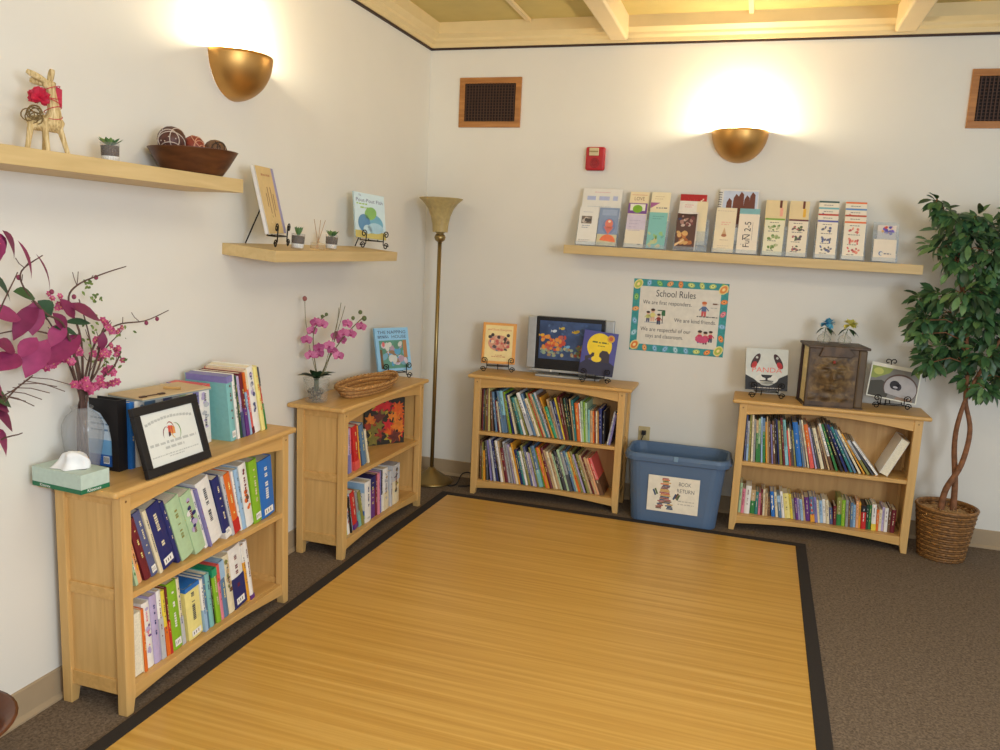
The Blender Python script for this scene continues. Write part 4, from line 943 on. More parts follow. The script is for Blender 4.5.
# ------------------------------------------------------------------ things on the two left wall shelves
STRAW = grain('straw', (150,120,74), (236,216,170), (150,150,22), .85, (206,180,128), 5, .2, 1.0)
def straw_animal():
    M = TR(.125,-3.085,1.7455,47) @ Matrix.Scale(.94,4)
    t = thing('straw_animal', 'straw animal figurine with red cloth flower on upper left wall shelf', 'figurine', M)
    b = MB()
    b.tube(smooth_path([(-.050,0,.088),(-.030,0,.092),(.010,0,.094),(.034,0,.090),(.046,0,.086)],3), [.014,.019,.022,.023,.024,.025,.026,.026,.025,.024,.020,.016,.012], STRAW, 10)
    b.tube(smooth_path([(.020,0,.090),(.022,0,.130),(.018,0,.170),(.014,0,.205)],3), [.026,.024,.022,.020,.018,.017,.016,.015,.015,.014], STRAW, 10)
    b.tube([(.030,0,.206),(.012,0,.208),(-.006,0,.204)], [.009,.015,.010], STRAW, 10)
    for x0, x1, y, z in ((-.040,-.054,-.012,.085),(-.004,.002,-.014,.085),(-.002,-.008,.016,.085),(.034,.056,-.006,.085)):
        b.tube([(x0,y,z),((x0+x1)/2,y,.045),(x1,y*1.2,.003)], [.010,.008,.0075], STRAW, 8)
    o = b.build('body', t, smooth=True)
    rm = o.modifiers.new('join', 'REMESH'); rm.mode = 'VOXEL'; rm.voxel_size = .003; rm.use_smooth_shade = True
    for p, r in (([(.008,-.004,.212),(-.020,-.010,.226),(-.046,-.012,.238)],[.007,.010,.006]),([(.004,.004,.208),(-.018,.004,.212),(-.038,.006,.216)],[.007,.010,.006]),([(.014,0,.214),(.018,0,.235),(.022,0,.252)],[.007,.009,.007])):
        e = MB(); e.tube(smooth_path(p,3), [r[0],(r[0]+r[1])/2,r[1],r[1],r[1],(r[1]+r[2])/2,r[2]], STRAW, 8); e.build('ear', t, smooth=True)
    rd = mat((186,30,60), .6, noise=.2, scale=60)
    f = MB(); r = random.Random(2)
    for i in range(26):
        a, e = r.uniform(0,2*pi), r.uniform(-.6,1.4); dd = Vector((cos(a)*cos(e), sin(a)*cos(e)-.3, sin(e)))
        f.leaf(Vector((-.016,-.012,.165)), dd, (0,-1,.3), .030, .030, rd, .4, .5)
    f.build('cloth_flower', t)
    w = MB()
    for k in range(5):
        pts = []
        for i in range(13):
            a = 2*pi*i/12; z = .115+.020*k+.010*sin(a+k*2); pts.append((.020+.0245*cos(a)-.0008*k, .0245*sin(a), z))
        w.tube(pts, .0012, rd, 5)
    w.build('red_cord', t)
    s = MB(); s.art([(.024,.150),(.044,.146),(.046,.196),(.030,.204)], rd, -.004, 1); s.build('red_scarf', t, solid=.003)
    vn = MB(); r = random.Random(5)
    for i in range(7):
        c0 = Vector((-.036+r.uniform(-.012,.012), -.016, .112+r.uniform(-.012,.012)))
        vn.tube([c0+Vector((.018*cos(a*1.05+i), .010*sin(a*.7+i)-.004, .018*sin(a*1.05+i))) for a in [2*pi*j/14 for j in range(15)]], .0019, mat((120,98,60), .8), 5)
    vn.build('vine_coil', t)
straw_animal()
def bowl():
    wd = grain('dark_bowl_wood', (72,40,24), (106,64,38), (10,10,40), .35)
    b = MB(); z = 1.7456
    prof = [(.0001,0),(.092,0),(.099,.004),(.121,.035),(.149,.082),(.152,.085),(.145,.086),(.116,.042),(.092,.014),(.0001,.012)]
    b.lathe(prof, wd, 40, caps=False)
    tag(b.build('wooden_bowl', M=TR(.156,-2.492,z), smooth=True), 'dark brown flared wooden bowl of decorative balls on upper left shelf', 'bowl')
    for (dx, dy, r, c1, c2, lab, zz) in ((-.048,-.052,.048,(84,50,42),(206,190,176),'brown ball with pale speckled bands, largest in the dark bowl',.112),
                                  (-.012,.018,.036,(140,62,44),(206,150,120),'reddish striped ball, middle one in the dark bowl',.102),(.040,.068,.041,(104,74,52),(60,44,34),'brown ball with woven texture, right one in the dark bowl',.090)):
        s = MB(); s.ball((0,0,0), r, mat(c1,.5,noise=.3,scale=70,bump=.3), 22); 
        rr = random.Random(int(r*1000))
        for k in range(5):
            A = Matrix.Rotation(rr.uniform(0,3),3,'X') @ Matrix.Rotation(rr.uniform(0,3),3,'Y'); q = rr.uniform(.2,.95)
            s.tube([A @ Vector((r*q*cos(a), r*q*sin(a), r*math.sqrt(1-q*q))) for a in [2*pi*i/24 for i in range(25)]], .0016, mat(c2,.6), 5)
        for k in range(40):
            a = rr.uniform(0,2*pi); e = math.asin(rr.uniform(-1,1)); s.ball((r*cos(e)*cos(a),r*cos(e)*sin(a),r*sin(e)), .0022, mat(c2,.6), 6)
        tag(s.build('decorative_ball', M=TR(.156+dx,-2.492+dy,z+zz), smooth=True), lab, 'ball', 'decorative balls in the dark bowl')
bowl()
PG = glass('pot_glass', (232,232,230), .10, .06)
def succulent(M, label, seed, r=.029, h=.066, spread=.030, up=.5):
    t = thing('succulent_pot', label, 'potted plant', M, 'small succulents in glass cups')
    b = MB(); b.lathe([(.0001,.001),(r*.86,.001),(r*.9,.003),(r,h),(r*.94,h),(r*.84,.006),(.0001,.005)], PG, 24, caps=False); b.build('glass_cup', t, smooth=True)
    s = MB(); s.lathe([(.0001,.0065),(r*.83,.0065),(r*.88,h*.36),(.0001,h*.37)], mat((226,226,224),.8,noise=.15,scale=200), 20); s.build('white_sand', t)
    s = MB(); s.lathe([(.0001,h*.375),(r*.88,h*.375),(r*.92,h*.86),(.0001,h*.88)], mat((74,58,50),.9,noise=.3,scale=160,bump=.4), 20); s.build('soil', t)
    p = MB(); q = random.Random(seed)
    for ring, n in ((0,5),(1,7),(2,7)):
        for i in range(n):
            a = 2*pi*i/n+ring*.4+q.uniform(-.2,.2); e = up+.45*(2-ring)*.5
            p.leaf((.004*cos(a),.004*sin(a),h*.86), (cos(a),sin(a),e), (0,0,1), spread*(.7+.25*ring), .014, mat(q.choice([(88,126,74),(70,110,66),(120,150,86)]),.5), .5, -.3, (.5,.9,1,.8,0))
    p.build('leaf_rosette', t)
succulent(TR(.13,-2.853,1.7455), 'small succulent in clear glass cup on upper left shelf beside brown bowl', 1, .029, .064, .034, .3)
succulent(MS2 @ TR(.182,-1.850,.0002), 'dark green succulent in glass cup beside the tan picture book stand', 2, .030, .066, .034, 1.3)
succulent(MS2 @ TR(.170,-1.537,.0002), 'yellow-green succulent in glass cup right of the reed diffuser', 3, .030, .066, .034, .6)
def diffuser():
    t = thing('reed_diffuser', 'low clear reed diffuser with thin sticks between two glass cup succulents', 'diffuser', MS2 @ TR(.170,-1.660,.0002,55))
    g = glass('amber_glass', (226,206,170), .22, .08)
    b = MB(); b.box((-.030,-.018,0),(.030,.018,.028), g); b.build('glass_bottle', t, bevel=.004)
    b = MB(); b.lathe([(.008,.028),(.008,.036),(.006,.036),(.006,.028)], g, 14, caps=False); b.build('bottle_neck', t, smooth=True)
    for i, (dx, dy) in enumerate(((-.026,.004),(.002,-.004),(.030,.006))):
        s = MB(); s.tube([(-dx*.2,0,.004),(dx,dy,.132)], .0013, mat((176,134,96),.7), 5); s.build('reed', t)
diffuser()

# ------------------------------------------------------------------ things on the nearest bookcase
def tissue_box():
    t = thing('tissue_box', 'pale green tissue box with white tissue at left end of nearest bookcase', 'tissue box', TR(.031,-3.103,H_+.0003,-5))
    L, W, h = .205, .102, .060; g = mat((188,206,194),.5,noise=.05,scale=60)
    b = MB(); b.box((0,0,0),(L,W,h), g); b.box((-.0003,-.0003,0),(L+.0003,W+.0003,.014), mat((30,110,74),.5)); o = b.build('carton', t)
    tx = MB(); tx.T = Matrix.Translation((L+.0006,.012,.003)) @ Matrix.Rotation(R(90),4,'Z'); tx.text('Kleenex', .034,.0,.014,WHITE,0,1,fit=.05); 
    tx.T = Matrix.Translation((0,-.0006,.003)); tx.text('Kleenex', .055,.0,.013,WHITE,0,1,fit=.045); tx.build('lettering', t)
    s = MB(); s.aell(0,0,.065,.022,mat((150,160,156),.7),0,1,20); 
    s2 = MB(); vs = [(L/2+.065*cos(2*pi*i/20),W/2+.022*sin(2*pi*i/20),h+.0005) for i in range(20)]; s2.add(vs,[tuple(range(20))],mat((120,130,126),.8)); s2.build('opening', t)
    q = MB(); r = random.Random(3); n = 26; m = 9; vs = []
    for j in range(m):
        v = j/(m-1)
        for i in range(n):
            a = 2*pi*i/n; fold = 1+.16*sin(3*a+v*2)+.10*sin(7*a+1)*v
            rx = (.054*(1-v)**.45+.006)*fold; ry = (.040*(1-v)**.45+.004)*(1+.2*sin(5*a+2*v))
            vs.append((L/2-.004+rx*cos(a)+.022*v, W/2+ry*sin(a)+.010*sin(4*v), h+.001+.052*v+.006*sin(4*a+3*v)*(v*(1-v)*2)))
    q.add(vs, [(j*n+i,j*n+(i+1)%n,(j+1)*n+(i+1)%n,(j+1)*n+i) for j in range(m-1) for i in range(n)]+[tuple((m-1)*n+i for i in range(n))], mat((240,240,240),.85))
    q.build('tissue', t, smooth=True)
tissue_box()
def certificate():
    M = TR(.296,-2.770,H_+.0005,90) @ Matrix.Rotation(R(-16),4,'X')
    t = thing('framed_certificate', 'black framed white certificate standing on nearest bookcase', 'picture frame', M)
    w, h, f, d = .310, .232, .029, .018
    for q in ((-w/2,0,w/2,f),(-w/2,h-f,w/2,h),(-w/2,f,-w/2+f,h-f),(w/2-f,f,w/2,h-f)):
        b = MB(); b.box((q[0],-d,q[1]),(q[2],0,q[3]), BLACK); b.build('frame_bar', t, bevel=.002)
    b = MB(); y = -.011; b.box((-w/2+f-.002,y,f-.002),(w/2-f+.002,-.004,h-f+.002), mat((226,228,222),.5,noise=.02))
    g = mat((186,188,184),.6); W = w-2*f; y -= .0001
    for i in range(15):
        u = (i-7)/7; b.bars(u*W*.42-.006, h*.755-.012*u*u, W*.050, .0085, g, y, 2, i)
    b.bars(-W*.44,h*.40,W*.88,.009,g,y,2,3); b.bars(-W*.18,h*.325,W*.36,.008,g,y,2,5); b.bars(-W*.45,h*.245,W*.9,.004,g,y,2,7); b.bars(-W*.14,h*.21,W*.28,.004,g,y,2,9)
    for cx, cz, rx, rz, a0, a1, c in ((-.022,.122,.020,.026,1.2,3.6,(110,50,70)),(-.002,.140,.017,.022,-.2,2.6,(150,60,50)),(.022,.126,.022,.028,-1.4,1.9,(120,150,90)),(.010,.128,.014,.024,2.2,5.0,(214,170,70)),(-.012,.128,.014,.018,.3,2.3,(206,80,70))):
        n = 14; o = [(cx+rx*cos(a0+(a1-a0)*i/n), cz+rz*sin(a0+(a1-a0)*i/n)) for i in range(n+1)]; k = [(cx+(rx-.004*sin(pi*i/n))*cos(a0+(a1-a0)*i/n), cz+(rz-.004*sin(pi*i/n))*sin(a0+(a1-a0)*i/n)) for i in range(n+1)]
        for i in range(n): b.art([o[i],o[i+1],k[i+1],k[i]], mat(c), y, 3)
    b.art([(-.016,.125),(.006,.118),(.010,.146),(-.012,.150)], mat((206,84,70)), y, 2); b.art([(.004,.120),(.016,.118),(.018,.140),(.008,.146)], mat((222,150,80)), y, 3); b.art([(-.018,.112),(-.006,.116),(-.008,.130),(-.016,.126)], mat((80,40,50)), y, 4)
    b.build('certificate', t)
    b = MB(); b.prism([(0,.16),(.0,.15),(.045,.013),(.050,.013)], 'x', -.02, .02, BLACK); b.build('stand_leg', t)
certificate()
def magazine_file():
    M = MA @ TR(.181,0,H_+.0003)
    t = thing('magazine_file', 'black magazine file between glass vase and blue book on nearest bookcase', 'magazine file', M)
    w = .039
    side = [(-.155,0),(-.155,.238),(-.040,.238),(-.040,.205),(-.085,.190),(-.118,.150),(-.128,.100),(-.128,.012),(-.020,.012),(-.020,0)]
    for x in (0, w-.003):
        b = MB(); b.prism(side, 'x', x, x+.003, BLACK); b.build('side_panel', t)
    b = MB(); b.box((.003,-.155,0),(w-.003,-.152,.238), BLACK); b.build('spine_panel', t)
    b = MB(); b.box((.003,-.152,0),(w-.003,-.02,.003), BLACK); b.build('floor_panel', t)
    b = MB(); bl = mat((206,222,236),.5)
    b.box((.006,-.148,.0035),(w-.012,-.028,.222), bl); b.T = Matrix.Rotation(R(-90),4,'Z')
    # printed side faces the tissue box
    y = .0056
    b.arect(.028,.0035,.148,.05,mat((40,96,176)),y,1); b.arect(.028,.05,.148,.10,mat((120,176,220)),y,1); b.bars(.04,.13,.09,.006,mat((120,150,180)),y,2,1); b.bars(.04,.15,.08,.006,mat((120,150,180)),y,2,2); b.bars(.04,.17,.09,.006,mat((120,150,180)),y,2,3)
    b.arect(.088,.02,.112,.045,WHITE,y,3)
    for i in range(6): b.arect(.090+.0035*i,.023,.0918+.0035*i,.042,mat((50,50,60)),y,4)
    tag(b.build('magazine', M=M), 'white and blue magazine inside the black magazine file', 'magazine')
magazine_file()
def peg_board():
    M = TR(.135,-2.655,H_+.2300,-8)
    t = thing('wooden_board', 'thin tan board lying flat on upright books behind the certificate', 'board', M)
    w, l = .165, .300
    b = MB(); b.box((-w/2,-l/2,0),(w/2,l/2,.005), mat((206,180,138),.6,noise=.06,scale=20)); b.build('panel', t, bevel=.001)
    b = MB(); b.box((-w/2,-l/2,-.0045),(w/2,l/2,-.0005), mat((150,160,160),.6)); b.build('lower_sheet', t)
    b = MB(); b.tube([(-.01,.02,.010),(.045,.045,.010)], .0045, mat((196,156,96),.5), 8); b.build('peg', t)
    b = MB(); b.tube([(.058,-.135,.0075),(.060,-.045,.0075)], .0018, mat((90,60,44),.6), 6); b.build('wire_rod', t)
    for y in (-.128,-.052):
        b = MB(); b.box((.052,y-.012,.0052),(.066,y+.012,.0095), mat((70,44,34),.6)); b.build('clip', t, bevel=.001)
peg_board()

# ------------------------------------------------------------------ flowers
MAG = [(138,44,88),(154,58,104),(120,36,76)]; GRN = [(62,92,52),(84,112,56),(46,76,52)]
TWIG = mat((92,68,60),.8,noise=.2,scale=60)
def vase_bouquet():
    MV = TR(.076,-2.947,H_+.0003)
    t = thing('flower_vase', 'ribbed grey glass vase of pink blossom branches on nearest bookcase', 'vase of flowers', MV)
    g = glass('ribbed_grey_glass', (206,206,206), .27, .12)
    k = 48; prof = [(.040,.0),(.042,.004),(.047,.04),(.055,.09),(.0605,.135),(.059,.165),(.047,.192),(.032,.206),(.029,.212),(.034,.222)]
    b = MB(); vs = [((r*(1+.03*cos(16*2*pi*j/k)))*cos(2*pi*j/k), (r*(1+.03*cos(16*2*pi*j/k)))*sin(2*pi*j/k), z) for r,z in prof for j in range(k)]
    b.add(vs, [(i*k+j,i*k+(j+1)%k,(i+1)*k+(j+1)%k,(i+1)*k+j) for i in range(len(prof)-1) for j in range(k)]+[tuple(range(k-1,-1,-1))], g); b.build('vase_body', t, smooth=True)
    S = 1/322.
    def P(u, v, x=0):      # u along the wall, v downwards, x towards the room, in 1/322 m steps near the neck
        d = u-30; return Vector((x+.040, -2.965+(u-84)*.00405+2.947, 1.025-.0006*d+(407-v)*(.0029+.0000039*d)-H_))
    r = random.Random(8)
    stems = [((88,466),(86,405),(88,352),(86,300)),((80,466),(80,405),(70,360),(62,318)),((92,466),(90,405),(97,352),(106,332),(118,322)),((86,466),(87,405),(100,345),(120,326),(152,322),(186,312)),
             ((84,466),(84,405),(105,368),(122,350)),((90,466),(88,405),(76,340),(68,302),(80,286),(98,274),(127,267)),((82,466),(82,405),(60,330),(40,312),(28,290),(29,272),(40,256)),((86,466),(86,405),(92,372),(104,352),(117,338)),((85,466),(84,405),(66,345),(54,318),(44,302)),((86,466),(85,405),(74,352),(50,334),(30,330),(2,336))]
    for i, st in enumerate(stems):
        yy = r.uniform(-.02,.02); m = MB()
        pts = [P(a,c,(yy*(0.4 if c>400 else 1)+ (0 if c>400 else r.uniform(-.02,.02)))) for a,c in st]
        pts[0] = Vector((r.uniform(-.015,.015), r.uniform(-.015,.015), .014)); pts[1] = Vector((r.uniform(-.014,.014), r.uniform(-.014,.014), .225))
        path = smooth_path(pts,5); n = len(path)
        m.tube(path, [.0046*(1-.68*j/n) for j in range(n)], TWIG, 6)
        for q in range(3):
            j = r.randrange(n//2,n-1); p0 = path[j]; d = Vector((r.uniform(-.3,.5),r.uniform(-1,1),r.uniform(.1,1))).normalized(); m.tube([p0,p0+d*.022,p0+d*.035+Vector((0,0,.008))], .0012, TWIG, 5)
        m.build('branch', t)
    def blossom(px, py, s, n=3, y=0):
        m = MB()
        for q in range(n):
            c = P(px+r.uniform(-4,4), py+r.uniform(-4,4), y+r.uniform(-.014,.014))
            ax = Vector((1,r.uniform(-1.4,.2),r.uniform(-.4,.8))).normalized()
            e1 = ax.cross(Vector((0,0,1))).normalized(); e2 = ax.cross(e1)
            for i in range(6):
                a = 2*pi*i/6+q; m.leaf(c, (e1*cos(a)+e2*sin(a)+ax*.45), ax, s, s*.85, mat(r.choice([(184,74,116),(200,98,138),(164,56,98)]),.6), .3, .2, (.25,.8,1,.8,.2))
            m.ball(c+ax*.003, .0028, mat((206,150,120)), 6)
        m.build('blossom_cluster', t)
    for px, py, s, n in ((57,358,.016,5),(52,366,.015,4),(66,362,.015,4),(85,388,.017,6),(78,384,.015,4),(94,384,.015,4),(105,372,.017,4),(104,325,.013,3),(112,333,.013,3),(124,326,.010,1),(98,352,.014,4),(105,356,.014,4),(108,384,.014,4),(112,350,.012,3),(115,358,.011,2),(55,298,.010,3),(58,305,.010,3),(72,350,.014,3),(95,342,.012,2),(117,352,.010,2)):
        blossom(px, py, s, n)
    def bigleaf(a, c, w, cols, y=.02, droop=.25):
        p0, p1 = P(*a, y), P(*c, y+.02); d = p1-p0; m = MB()
        m.leaf(p0, d, (.6,-.5,.62), d.length*1.05, w*1.0, mat(r.choice(cols),.55,noise=.15,scale=30), .18, droop, (0,.5,.85,1,.9,.55,0)); m.build('magenta_leaf' if cols is MAG else 'green_leaf', t, smooth=True)
    for a, c, w in (((62,304),(96,314),.050),((38,302),(14,330),.055),((36,300),(28,330),.058),((50,312),(60,328),.04),((75,334),(44,354),.066),((45,338),(22,368),.070),((36,336),(18,350),.05),((60,322),(44,340),.05),((95,350),(92,334),.03),((24,318),(0,306),.06),((20,352),(2,362),.07),((18,350),(4,338),.05),((70,318),(58,300),.04)): bigleaf(a, c, w, MAG)
    for a, c, w in (((36,298),(20,288),.045),((38,300),(46,314),.058),((60,322),(82,318),.028),((50,326),(70,330),.026)): bigleaf(a, c, w, GRN)
    m = MB()
    for i in range(60):
        bx, by = r.choice(((88,298),(100,300),(92,330),(115,340),(120,335),(96,365),(110,372),(120,360),(85,345),(90,318),(138,330),(90,288),(108,365)))
        p = P(bx+r.uniform(-5,5), by+r.uniform(-5,5), r.uniform(-.02,.02)); m.leaf(p, (r.uniform(-.5,.5),r.uniform(-1,1),r.uniform(0,1)), (1,-.5,.2), .017, .008, mat(r.choice([(110,130,60),(90,112,56)]),.6), .3, .1)
    m.build('leaf_buds', t)['kind'] = 'stuff'
    for px, py in ((28,278),(97,278),(75,297),(163,320),(150,324),(55,292)):
        m = MB(); m.ball(P(px,py), .0065, mat((140,56,84),.6), 8, 1.2); m.build('bud', t, smooth=True)
    under_nearest(t, ('branch',), ('blossom_cluster','magenta_leaf','green_leaf','bud'))
vase_bouquet()
def floor_plant():
    # tall pot at the left edge whose branches reach into view
    M = TR(.235,-3.612,0,49)
    t = thing('floor_vase', 'brown flared floor pot of magenta-leaved branches at left edge below shelf', 'potted plant', M)
    gl = grain('brown_glaze', (70,34,16), (120,64,30), (6,6,3), .3, None, 4, .5)
    b = MB(); b.lathe([(.0001,0),(.085,0),(.090,.01),(.104,.12),(.118,.20),(.145,.268),(.184,.298),(.186,.302),(.176,.303),(.135,.268),(.108,.19),(.0001,.18)], gl, 36, caps=False); b.build('pot', t, smooth=True)
    s = MB(); s.lathe([(.104,.185),(.117,.22),(.0001,.23)], mat((84,66,48),.95,noise=.3,scale=80,bump=.5), 20, caps=False); s.build('moss', t)
    r = random.Random(12)
    fx, fy = .685, .728      # local x axis in the room
    def W(x, y, z):
        v = M.inverted() @ Vector((x,y,z)); return v
    tips = [(.20,-3.32,1.50),(.20,-3.27,1.42),(.21,-3.34,1.40),(.20,-3.28,.98),(.20,-3.36,1.02),(.18,-3.22,1.13),(.20,-3.42,1.25),(.20,-3.38,1.55)]
    for i, tp in enumerate(tips):
        p0 = Vector((r.uniform(-.04,.04),r.uniform(-.04,.04),.24)); p3 = W(*tp); p1 = Vector((p0.x*1.5,p0.y*1.5,.55)); p2 = p1.lerp(p3,.6)+Vector((0,0,.12))
        m = MB(); path = smooth_path([p0,p1,p2,p3],6); n = len(path); m.tube(path, [.0055*(1-.75*j/n) for j in range(n)], TWIG, 6); m.build('branch', t)
    def lf(a, c, w, cols, nm, droop=.3):
        p0, p1 = W(*a), W(*c); d = p1-p0; m = MB(); m.leaf(p0, d, (.6,-.5,.62), d.length*1.05, w, mat(r.choice(cols),.55,noise=.15,scale=30), .2, droop, (0,.55,.9,1,.85,.5,0)); m.build(nm, t, smooth=True)
    L = [((.20,-3.325,1.525),(.20,-3.295,1.455),.055),((.20,-3.31,1.53),(.20,-3.25,1.465),.05),((.20,-3.32,1.52),(.20,-3.34,1.44),.055),((.20,-3.265,1.505),(.21,-3.20,1.415),.026),((.20,-3.21,1.47),(.20,-3.125,1.375),.018),((.20,-3.36,1.05),(.20,-3.285,1.00),.06),((.20,-3.37,1.01),(.20,-3.30,.93),.06),((.20,-3.38,1.09),(.21,-3.31,1.06),.05),
         ((.20,-3.36,1.55),(.2,-3.45,1.45),.07),((.2,-3.42,1.25),(.2,-3.50,1.15),.07),((.2,-3.42,1.25),(.2,-3.37,1.14),.07),((.2,-3.40,1.16),(.2,-3.30,1.10),.06),((.2,-3.42,1.3),(.2,-3.33,1.26),.06)]
    for a, c, w in L: lf(a, c, w, MAG, 'magenta_leaf')
    for a, c, w in (((.20,-3.36,1.42),(.20,-3.265,1.36),.045),((.2,-3.4,1.12),(.2,-3.28,1.075),.06),((.2,-3.4,1.45),(.2,-3.48,1.38),.05)): lf(a, c, w, GRN, 'green_leaf')
    tp = W(.18,-3.22,1.13); m = MB()
    for i in range(7):
        p0 = W(.18,-3.34+.018*i,1.085+.007*i); p1 = p0+Vector((.07+.006*i,.0,-.012-.008*((i*3)%4))); m.tube([p0,(p0+p1)/2+Vector((0,0,.006)),p1], .0013, TWIG, 5)
    m.tube([W(.18,-3.40,1.06),W(.18,-3.28,1.10),tp], .002, TWIG, 5); m.build('bare_twig', t)
    under_nearest(t, ('branch',), ('magenta_leaf','green_leaf'))
floor_plant()
def orchid():
    M = TR(.108,-1.552,H_+.0003,30)
    t = thing('potted_orchid', 'pink orchid in clear glass pot of pebbles beside the wicker tray', 'potted plant', M)
    g = glass('orchid_glass', (226,226,220), .12, .05)
    b = MB(); b.lathe([(.0001,0),(.050,0),(.054,.004),(.064,.112),(.066,.116),(.061,.116),(.050,.008),(.0001,.007)], g, 30, caps=False); b.build('glass_pot', t, smooth=True)
    r = random.Random(6)
    cols = [(70,60,50),(120,110,90),(160,150,130),(50,46,42),(100,90,60)]; b = MB()
    for i in range(110):
        a, q = r.uniform(0,2*pi), math.sqrt(r.random()); z = r.uniform(.014,.062); rr = (.043+.10*(z-.01)*.9)*q*.86
        b.ball((rr*cos(a),rr*sin(a),z), r.uniform(.005,.008), mat(r.choice(cols),.6), 7, .7)
    o = b.build('pebbles', t, smooth=True); o['kind'] = 'stuff'
    lm = mat((44,70,44),.4,noise=.2,scale=20)
    for dx, dz, L, w in ((-.9,.55,.100,.056),(.9,.62,.095,.060),(.2,.9,.06,.055),(-.3,.9,.07,.055),(.6,.4,.08,.05),(-.5,.4,.08,.05)):
        m = MB(); m.leaf((0,0,.112), (dx,r.uniform(-.5,.2),dz), (0,0,1), L, w, lm, .3, .28, (.5,.8,1,1,.8,.4,0)); m.build('leaf', t, smooth=True)
    b = MB(); b.tube([(0,0,.05),(0,0,.11)], .012, lm, 8); b.build('crown', t)
    S = 1/207.
    def P(px, py, y=0): return Vector(((px-317)*S, y, (400-py)*S))
    sm = mat((96,92,56),.6)
    for st, rad in ((((318,376),(314,350),(314,330),(320,318),(327,312)),.0026),(((320,376),(330,354),(342,336),(352,324),(362,314)),.0026),(((318,376),(310,345),(306,318),(305,297)),.0014),(((322,376),(330,345),(337,318),(340,300)),.0016),(((322,376),(332,345),(340,318),(344,303)),.0016),(((323,376),(331,350),(336,325),(338,305)),.0014)):
        m = MB(); m.tube(smooth_path([P(*q) for q in st],4), rad, sm, 6); m.build('stem', t)
    pc = [(180,90,134),(196,110,150),(162,74,120)]
    for i, (px, py) in enumerate(((316,320),(312,329),(322,322),(307,338),(311,353),(319,352),(336,334),(329,343),(341,338),(338,353),(319,345),(346,321),(350,331),(360,323),(343,330),(332,348))):
        m = MB(); c = P(px,py,r.uniform(-.025,.01)); ax = Vector((r.uniform(-.5,.5),-1,r.uniform(-.2,.4))).normalized(); e1 = ax.cross(Vector((0,0,1))).normalized(); e2 = e1.cross(ax)
        a0 = r.uniform(-.3,.3)
        for a, L, w in ((90,.027,.020),(210,.025,.018),(330,.025,.018),(20,.029,.032),(160,.029,.032)):
            q = R(a)+a0; m.leaf(c, e1*cos(q)+e2*sin(q)+ax*.25, ax, L, w, mat(r.choice(pc),.55), .15, .2, (.3,.8,1,.85,.2))
        m.leaf(c+ax*.003, ax*.7-e2*.6, ax, .014, .012, mat((150,40,100),.5), .4, .2); m.build('flower', t)
    for px, py, s in ((305,297,.011),(322,314,.008),(326,312,.008),(352,315,.009),(359,309,.010),(363,315,.012),(318,317,.007)):
        m = MB(); m.ball(P(px,py), s, mat((150,90,84) if px == 305 else (92,104,62),.5), 10, 1.1); m.build('bud', t, smooth=True)
    under_nearest(t, ('stem',), ('flower','bud'))
orchid()
def wicker_tray():
    M = TR(.188,-1.165,H_+.0003,90)
    t = thing('wicker_tray', 'low oval woven wicker tray on the orchid bookcase', 'basket', M)
    wk = [mat((176,128,72),.6,noise=.35,scale=120), mat((196,150,92),.6,noise=.35,scale=120), mat((150,104,58),.6,noise=.35,scale=120)]
    b = MB(); n = 72
    def ring(a, c, z, rad, m, amp, ph):
        b.tube([(a*(1+amp*cos(18*q+ph)/a)*cos(q), c*(1+amp*cos(18*q+ph)/c)*sin(q), z) for q in [2*pi*i/n for i in range(n+1)]], rad, m, 6, False)
    for i in range(7):
        f = i/6; ring(0.240+.042*f, .082+.026*f, .006+.0068*i, .0050, wk[i%3], .0022, (i%2)*pi)
    for i in range(40):
        q = 2*pi*i/40; b.tube([(.240*cos(q),.082*sin(q),.003),(.282*cos(q),.108*sin(q),.050)], .0024, wk[2], 5)
    b.build('woven_wall', t, smooth=True)
    b = MB(); vs = [(.240*cos(2*pi*i/48),.082*sin(2*pi*i/48),.004) for i in range(48)]; b.add(vs,[tuple(range(48))],wk[1]); b.build('woven_base', t)
    b = MB(); 
    for ph in (0, pi): b.tube([((.284+.004*cos(26*q+ph))*cos(q),(.110+.004*cos(26*q+ph))*sin(q),.053+.004*sin(26*q+ph)) for q in [2*pi*i/160 for i in range(161)]], .0045, wk[ph > 1], 6, False)
    b.build('braided_rim', t, smooth=True)
    for s in (-1,1):
        b = MB(); b.tube(smooth_path([(s*.262,-.05,.053),(s*.284,-.03,.062),(s*.290,0,.066),(s*.284,.03,.062),(s*.262,.05,.053)],5), .0055, wk[0], 7); b.build('handle', t, smooth=True)
wicker_tray()

